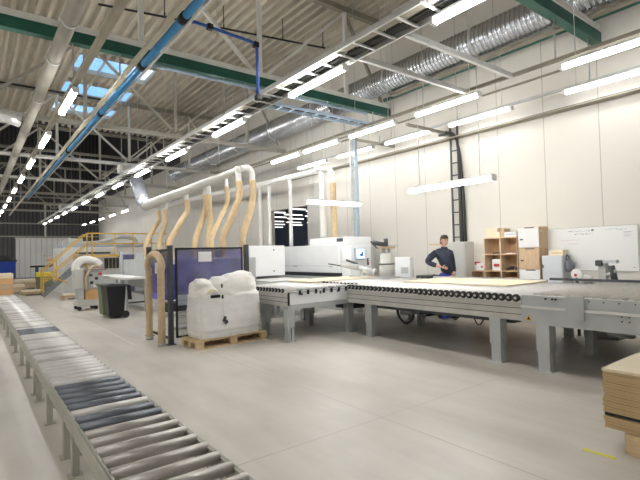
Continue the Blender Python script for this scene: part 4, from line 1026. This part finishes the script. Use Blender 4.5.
# yellow platform with stair
t = thing('yellow_platform', 'yellow railed platform with a stair over the white machine', 'platform', (4.5, 21.5, 0))
YP = 21.1
build('deck', MB().box(3.85, 7.2, YP, YP + .9, 1.58, 1.66), 'yellow', t)
for x in (3.85, 4.05, 4.95, 5.7, 6.5, 7.15): build('rail_post', MB().box(x - .022, x + .022, YP - .02, YP + .02, 1.66, 2.6), 'yellow', t)
for z in (2.58, 2.14): build('handrail', MB().box(3.83, 7.2, YP - .02, YP + .02, z - .025, z + .025), 'yellow', t)
for x in (3.9, 7.1): build('support', MB().box(x - .04, x + .04, YP + .3, YP + .38, 0, 1.58), 'yellow', t)
for dy in (0, .7):
    st = build('stringer', MB().bar((2.25, YP + dy, .08), (3.9, YP + dy, 1.56), .05, .16), 'stringer', t)
    build('stair_rail', MB().bar((2.26, YP + dy, 1.08), (3.85, YP + dy, 2.58), .04), 'yellow', t)
    build('stair_rail', MB().bar((2.26, YP + dy, .62), (3.9, YP + dy, 2.12), .04), 'yellow', t)
    build('rail_post', MB().box(2.24, 2.29, YP + dy - .02, YP + dy + .02, 0.05, 1.10), 'yellow', t)
    build('rail_post', MB().box(2.70, 2.74, YP + dy - .02, YP + dy + .02, .45, 1.5), 'yellow', t)
for i in range(7):
    f = (i + .6) / 7.4; build('tread', MB().box(2.22 + 1.68 * f - .1, 2.22 + 1.68 * f + .1, YP + .03, YP + .67, 1.56 * f, 1.56 * f + .03), 'galv', t)
build('lower_gate', MB().bar((2.26, YP - .02, 1.0), (3.1, YP - .02, .55), .05).bar((2.26, YP - .02, .6), (2.9, YP - .02, .95), .03), 'yellow', t)

# far end
t = thing('strip_curtain', 'wide wall of hanging translucent plastic strips at far end', 'strip curtain', (4.9, 45.8, 0))
build('strips', MB().box(2.95, 7.0, 45.75, 45.85, .05, 3.35), 'pvc', t)
build('top_rail', MB().box(2.9, 7.05, 45.7, 45.87, 3.35, 3.45), 'steelwhite', t)
t = thing('wall_pipe', 'thin pale pipe dropping in front of the dark far wall', 'pipe', (5.2, 45.4, 3.5))
build('pipe_run', MB().tube([(7.0, 45.4, 6.3), (5.1, 45.4, 6.3), (5.05, 45.4, 6.25), (5.05, 45.4, 3.5)], .08, 8), 'steelwhite', t)
t = thing('blue_container', 'blue skip with dark heap at the far left', 'skip', (2.2, 35, 0))
build('skip_body', MB().prism([(-.6, .25), (2.15, .25), (2.25, 1.45), (-.8, 1.5)], 'y', 35, 37), 'blue', t, bevel=.03)
build('heap', MB().ball((1.2, 36, 1.5), 1.2, .8, .35), 'black', t)
build('skids', MB().box(-.5, 2.0, 35.1, 36.9, 0, .25), 'darkgrey', t)
t = thing('tool_rack', 'small rack with coloured boxes before the plastic strips', 'rack', (4.1, 33, 0))
for z in (1.05, 1.4, 1.75): build('shelf', MB().box(3.6, 4.7, 33, 33.5, z, z + .05), 'hosedark', t)
for x in (3.6, 4.66): build('upright', MB().box(x, x + .05, 33, 33.05, 0, 2.0), 'cabgrey', t)
build('red_bins', MB().box(3.9, 4.6, 33.02, 33.4, 1.1, 1.28), mat('maroon', (.2, .02, .05), .6), t)
build('orange_bins', MB().box(3.8, 4.4, 33.02, 33.4, 1.45, 1.6), 'orange', t)
t = thing('dark_stand', 'dark metal stand with crossbar at the far left', 'stand', (2.9, 30, 0))
build('column', MB().box(2.85, 3.0, 30, 30.2, .1, 1.2), 'darkgrey', t); build('crossbar', MB().box(2.6, 3.6, 30, 30.1, 1.1, 1.2), 'black', t); build('foot', MB().box(2.6, 3.4, 29.9, 30.3, 0, .1), 'darkgrey', t)
build('yellow_tub', MB().box(2.55, 3.2, 26.5, 27, .68, .9), 'yellowbright', cat='tub', label='bright yellow tub on the green waste bin near the stair', bevel=.02)
t = thing('green_waste_bin', 'dark green waste bin under the yellow tub', 'bin', (2.9, 26.8, 0))
build('bin_body', MB().prism([(2.62, .05), (3.30, .05), (3.36, .66), (2.56, .66)], 'y', 26.5, 27.1), 'bingreen', t, bevel=.02)
build('foot', MB().box(2.65, 3.25, 26.55, 27.05, 0, .05), 'darkgrey', t)
k = 0
for (x, y, w_, d_, h, l) in ((1.5, 25.5, .9, 1.2, .42, 'low stack of panels on the floor left of the rack'), (2.1, 23.5, .9, 1.0, .22, 'low pale panel bundle before the dark stand'), (2.3, 29, 1.1, 1.2, .5, 'panel bundle behind the low ones at far left'), (3.1, 19.6, .9, .6, .2, 'pale bundle lying beside the stair foot')):
    t = thing('panel_bundle', l, 'panel stack', (x, y, 0)); n = 3
    for j in range(n): build('panel', MB().box(x - w_ / 2 + .03 * j, x + w_ / 2, y - d_ / 2, y + d_ / 2, .06 + (h - .06) * j / n, .06 + (h - .06) * (j + 1) / n - .01), 'card' if j < n - 1 else 'woodtop', t)
    build('bearer', MB().box(x - w_ / 2 + .1, x - w_ / 2 + .2, y - d_ / 2, y + d_ / 2, 0, .06).box(x + w_ / 2 - .2, x + w_ / 2 - .1, y - d_ / 2, y + d_ / 2, 0, .06), 'pallet', t)

# ------------------------------------------------------------------ the worker
PX, PY = 8.25, 6.34
RT = Vector((.794, -.608, 0)); FW = Vector((-.608, -.794, 0))   # picture right, towards the camera
def P(a, b, c): v = RT * a + FW * b; return (PX + v.x, PY + v.y, c)
def skin(name, chains, m, parent, root=0, sub=2):
    V = []; Eg = []; Rr = []; idx = {}
    for ch in chains:
        prev = None
        for (p, r) in ch:
            key = tuple(round(q, 4) for q in p)
            if key not in idx: idx[key] = len(V); V.append(p); Rr.append(r)
            if prev is not None: Eg.append((prev, idx[key]))
            prev = idx[key]
    off = rootloc(parent)
    me = bpy.data.meshes.new(name); me.from_pydata([tuple(Vector(v) - off) for v in V], Eg, []); me.materials.append(M[m])
    o = bpy.data.objects.new(name, me); COL.objects.link(o); o.parent = parent
    s = o.modifiers.new('skin', 'SKIN'); s.use_smooth_shade = True
    for i, r in enumerate(Rr):
        me.skin_vertices[0].data[i].radius = (r, r) if not isinstance(r, tuple) else r
        me.skin_vertices[0].data[i].use_root = (i == root)
    u = o.modifiers.new('sub', 'SUBSURF'); u.levels = u.render_levels = sub
    return o
per = thing('person', 'worker in navy jacket and blue trousers, hand on hip, behind the roller line', 'person', (PX, PY, 0))
hip = P(.06, 0, .96)
hd = P(.03, .03, 1.70)
# legs, torso, neck and arms as one body
body = skin('body', [
    [(hip, .085), (P(.06, 0, 1.12), .085), (P(.03, 0, 1.30), .095), (P(.02, .0, 1.43), .07), (P(.03, .02, 1.53), .05), (P(.035, .03, 1.60), .048)],
    [(hip, .085), (P(-.03, .02, .88), .07), (P(-.06, .05, .50), .055), (P(-.06, .0, .10), .040), (P(-.05, .10, .04), .032)],
    [(hip, .085), (P(.14, -.02, .88), .07), (P(.17, .0, .50), .055), (P(.17, -.06, .10), .040), (P(.19, .04, .04), .032)],
    [(P(.02, .0, 1.43), .07), (P(-.14, .0, 1.44), .035), (P(-.34, -.04, 1.25), .034), (P(-.15, .13, 1.16), .034), (P(-.08, .17, 1.13), .028)],
    [(P(.02, .0, 1.43), .07), (P(.16, .0, 1.43), .035), (P(.21, -.04, 1.20), .034), (P(.22, .06, .98), .034), (P(.20, .12, .93), .028)],
], 'skin', per)
# right hand resting on the belly with fingers, left hand on the table edge
for side, (wx, wy, wz, sx) in enumerate(((-.08, .17, 1.13, 1), (.20, .12, .93, -1))):
    ch = [[(P(wx, wy, wz), .026), (P(wx + .035 * sx, wy + .015, wz - .005), .030), (P(wx + .07 * sx, wy + .02, wz - .012), .028)]]
    h = skin('hand', ch, 'skin', per, sub=1)
    for i, L in enumerate((.055, .065, .06, .048)):
        z0 = wz + .018 - .015 * i
        skin('finger', [[(P(wx + .065 * sx, wy + .02, z0 - .01), .009), (P(wx + (.07 + L * .5) * sx, wy + .018, z0 - .016), .0085), (P(wx + (.07 + L) * sx, wy + .004, z0 - .026), .0075)]], 'skin', h, sub=1)
    skin('thumb', [[(P(wx + .02 * sx, wy + .02, wz + .02), .010), (P(wx + .05 * sx, wy + .03, wz + .045), .009), (P(wx + .075 * sx, wy + .025, wz + .048), .008)]], 'skin', h, sub=1)
# head
def headmesh():
    mb = MB(); V = []; F = []; seg, ringn = 20, 14
    c = Vector(hd); fdir = (FW * .9 + RT * .35).normalized(); rdir = Vector((-fdir.y, fdir.x, 0)) * -1
    for i in range(ringn + 1):
        t_ = PI * i / ringn; z = -math.cos(t_) * .122
        wd = .078 * math.sin(t_) ** .8 if 0 < i < ringn else .0
        jaw = 1 - .28 * max(0, -z / .122) ** 1.3
        for k in range(seg):
            a = 2 * PI * k / seg; fx, sx = math.cos(a), math.sin(a)
            fwd = fx * wd * 1.2 * (1 if fx < 0 else (1 - .12 * max(0, z / .12)))
            if fx < -.2 and z < -.02: fwd *= .82
            V.append(c + fdir * (fwd + (.008 if fx > 0 else 0)) + rdir * (sx * wd * jaw) + Vector((0, 0, z)))
    for i in range(ringn):
        for k in range(seg): k2 = (k + 1) % seg; F.append((i * seg + k, i * seg + k2, (i + 1) * seg + k2, (i + 1) * seg + k))
    mb._add(V, F, True); return mb, c, fdir, rdir
mb, c, fd, rd = headmesh()
nz = c + fd * .098 + Vector((0, 0, -.012))
mb._add([nz + Vector((0, 0, .035)) - fd * .01, nz + rd * .016 - Vector((0, 0, .016)) - fd * .004, nz - rd * .016 - Vector((0, 0, .016)) - fd * .004, nz + fd * .020 - Vector((0, 0, .012))], [(0, 1, 3), (0, 3, 2), (1, 2, 3)], True)
for s in (-1, 1):
    e = c + rd * (.078 * s) + Vector((0, 0, -.005)) - fd * .01; mb.ball(e, .012, .018, .030, 8, 6)
head = build('head', mb, 'skin', per)
for s in (-1, 1):
    e = c + fd * .090 + rd * (.030 * s) + Vector((0, 0, .008)); build('eye', MB().ball(e, .010, .010, .006, 8, 6), 'eye', head)
    e = e + Vector((0, 0, .020)); build('eyebrow', MB().cbox(e, (.028, .02, .006), rz=math.atan2(rd.y, rd.x)), 'hair', head)
build('mouth', MB().cbox(c + fd * .088 + Vector((0, 0, -.058)), (.036, .016, .008), rz=math.atan2(rd.y, rd.x)), 'lips', head)
hb = MB(); V = []; F = []; seg, rn = 20, 7
for i in range(rn + 1):
    t_ = PI / 2 * (1 - i / rn)
    for k in range(seg):
        a = 2 * PI * k / seg; fx, sx = math.cos(a), math.sin(a)
        zb = .045 if fx > .3 else (-.01 if fx > -.3 else -.055)
        z = zb + (.137 - zb) * math.cos(t_) ** 1.0 if i else zb
        rr = .089 * math.sin(t_) ** .55 if i < rn else 0
        V.append(c + fd * (fx * rr * 1.18) + rd * (sx * rr) + Vector((0, 0, z)))
for i in range(rn):
    for k in range(seg): k2 = (k + 1) % seg; F.append((i * seg + k, i * seg + k2, (i + 1) * seg + k2, (i + 1) * seg + k))
hb._add(V, F, True)
build('hair', hb, 'hair', head)
# clothes
jk = skin('jacket', [
    [(P(.08, .01, .93), (.165, .13)), (P(.07, .01, 1.12), (.168, .135)), (P(.04, .0, 1.30), (.182, .14)), (P(.02, .0, 1.43), (.115, .105)), (P(.03, .02, 1.545), .062)],
    [(P(.02, .0, 1.43), (.115, .105)), (P(-.155, .0, 1.45), .080), (P(-.25, -.02, 1.36), .080), (P(-.35, -.04, 1.25), .070), (P(-.26, .04, 1.20), .062), (P(-.16, .12, 1.165), .048)],
    [(P(.02, .0, 1.43), (.115, .105)), (P(.175, .0, 1.43), .075), (P(.19, -.02, 1.33), .078), (P(.22, -.04, 1.20), .068), (P(.225, .05, 1.0), .050)],
], 'jacket', per)
build('zip', MB().tube(smooth_path([P(.06, .085, 1.54), P(.09, .135, 1.40), P(.13, .15, 1.2), P(.17, .14, 1.0)], 5), .005, 6), 'darkgrey', jk)
build('collar', MB().tube([P(.03, .02, 1.52), P(.035, .025, 1.570)], [.080, .068], 16), 'jacket', jk)
tr = skin('trousers', [
    [(P(.06, .0, .90), (.155, .125)), (P(.07, 0, 1.04), (.15, .125))],
    [(P(.06, .0, .90), (.16, .125)), (P(-.05, .02, .80), .105), (P(-.06, .05, .50), .080), (P(-.06, .01, .10), .068)],
    [(P(.06, .0, .90), (.16, .125)), (P(.16, -.02, .80), .105), (P(.17, .0, .50), .080), (P(.17, -.05, .10), .068)],
], 'trousers', per)
for (a, b, s) in ((-.06, .0, 0), (.17, -.05, 0)):
    build('shoe', MB().ball(P(a, b + .07, .05), .055, .13, .052, 12, 8), 'shoe', per)

# ------------------------------------------------------------------ world, camera, view
wd = bpy.data.worlds.new('sky_world'); SC.world = wd; wd.use_nodes = True
nt = wd.node_tree; bg = nt.nodes['Background']
tc = nt.nodes.new('ShaderNodeTexCoord'); n = nt.nodes.new('ShaderNodeTexNoise'); n.inputs['Scale'].default_value = 6; n.inputs['Detail'].default_value = 6
nt.links.new(tc.outputs['Generated'], n.inputs['Vector'])
r = nt.nodes.new('ShaderNodeValToRGB'); r.color_ramp.elements[0].position = .42; r.color_ramp.elements[1].position = .62
r.color_ramp.elements[0].color = (.22, .50, .90, 1); r.color_ramp.elements[1].color = (.92, .95, 1, 1)
nt.links.new(n.outputs['Fac'], r.inputs['Fac']); nt.links.new(r.outputs[0], bg.inputs['Color']); bg.inputs['Strength'].default_value = .42

cam = bpy.data.cameras.new('camera'); co = bpy.data.objects.new('camera', cam); COL.objects.link(co)
F_, yaw, pit, rol = 455.697, .653444, .0289114, -.0249825
cam.sensor_width = 36; cam.lens = 36 * F_ / 640; cam.clip_end = 200; cam.clip_start = .05
fv = Vector((math.sin(yaw) * math.cos(pit), math.cos(yaw) * math.cos(pit), math.sin(pit)))
rv = Vector((math.cos(yaw), -math.sin(yaw), 0)); uv = rv.cross(fv)
r2 = rv * math.cos(rol) + uv * math.sin(rol); u2 = -rv * math.sin(rol) + uv * math.cos(rol)
mw = Matrix((r2, u2, -fv)).transposed().to_4x4(); mw.translation = Vector((0, 0, 1.5))
co.matrix_world = mw
SC.camera = co
SC.view_settings.view_transform = 'Standard'; SC.view_settings.look = 'None'
SC.view_settings.exposure = 2.05; SC.view_settings.gamma = 1
SC.view_settings.use_curve_mapping = False
SC.cycles.use_denoising = True
SC.cycles.max_bounces = 8
SC.cycles.sample_clamp_indirect = 4
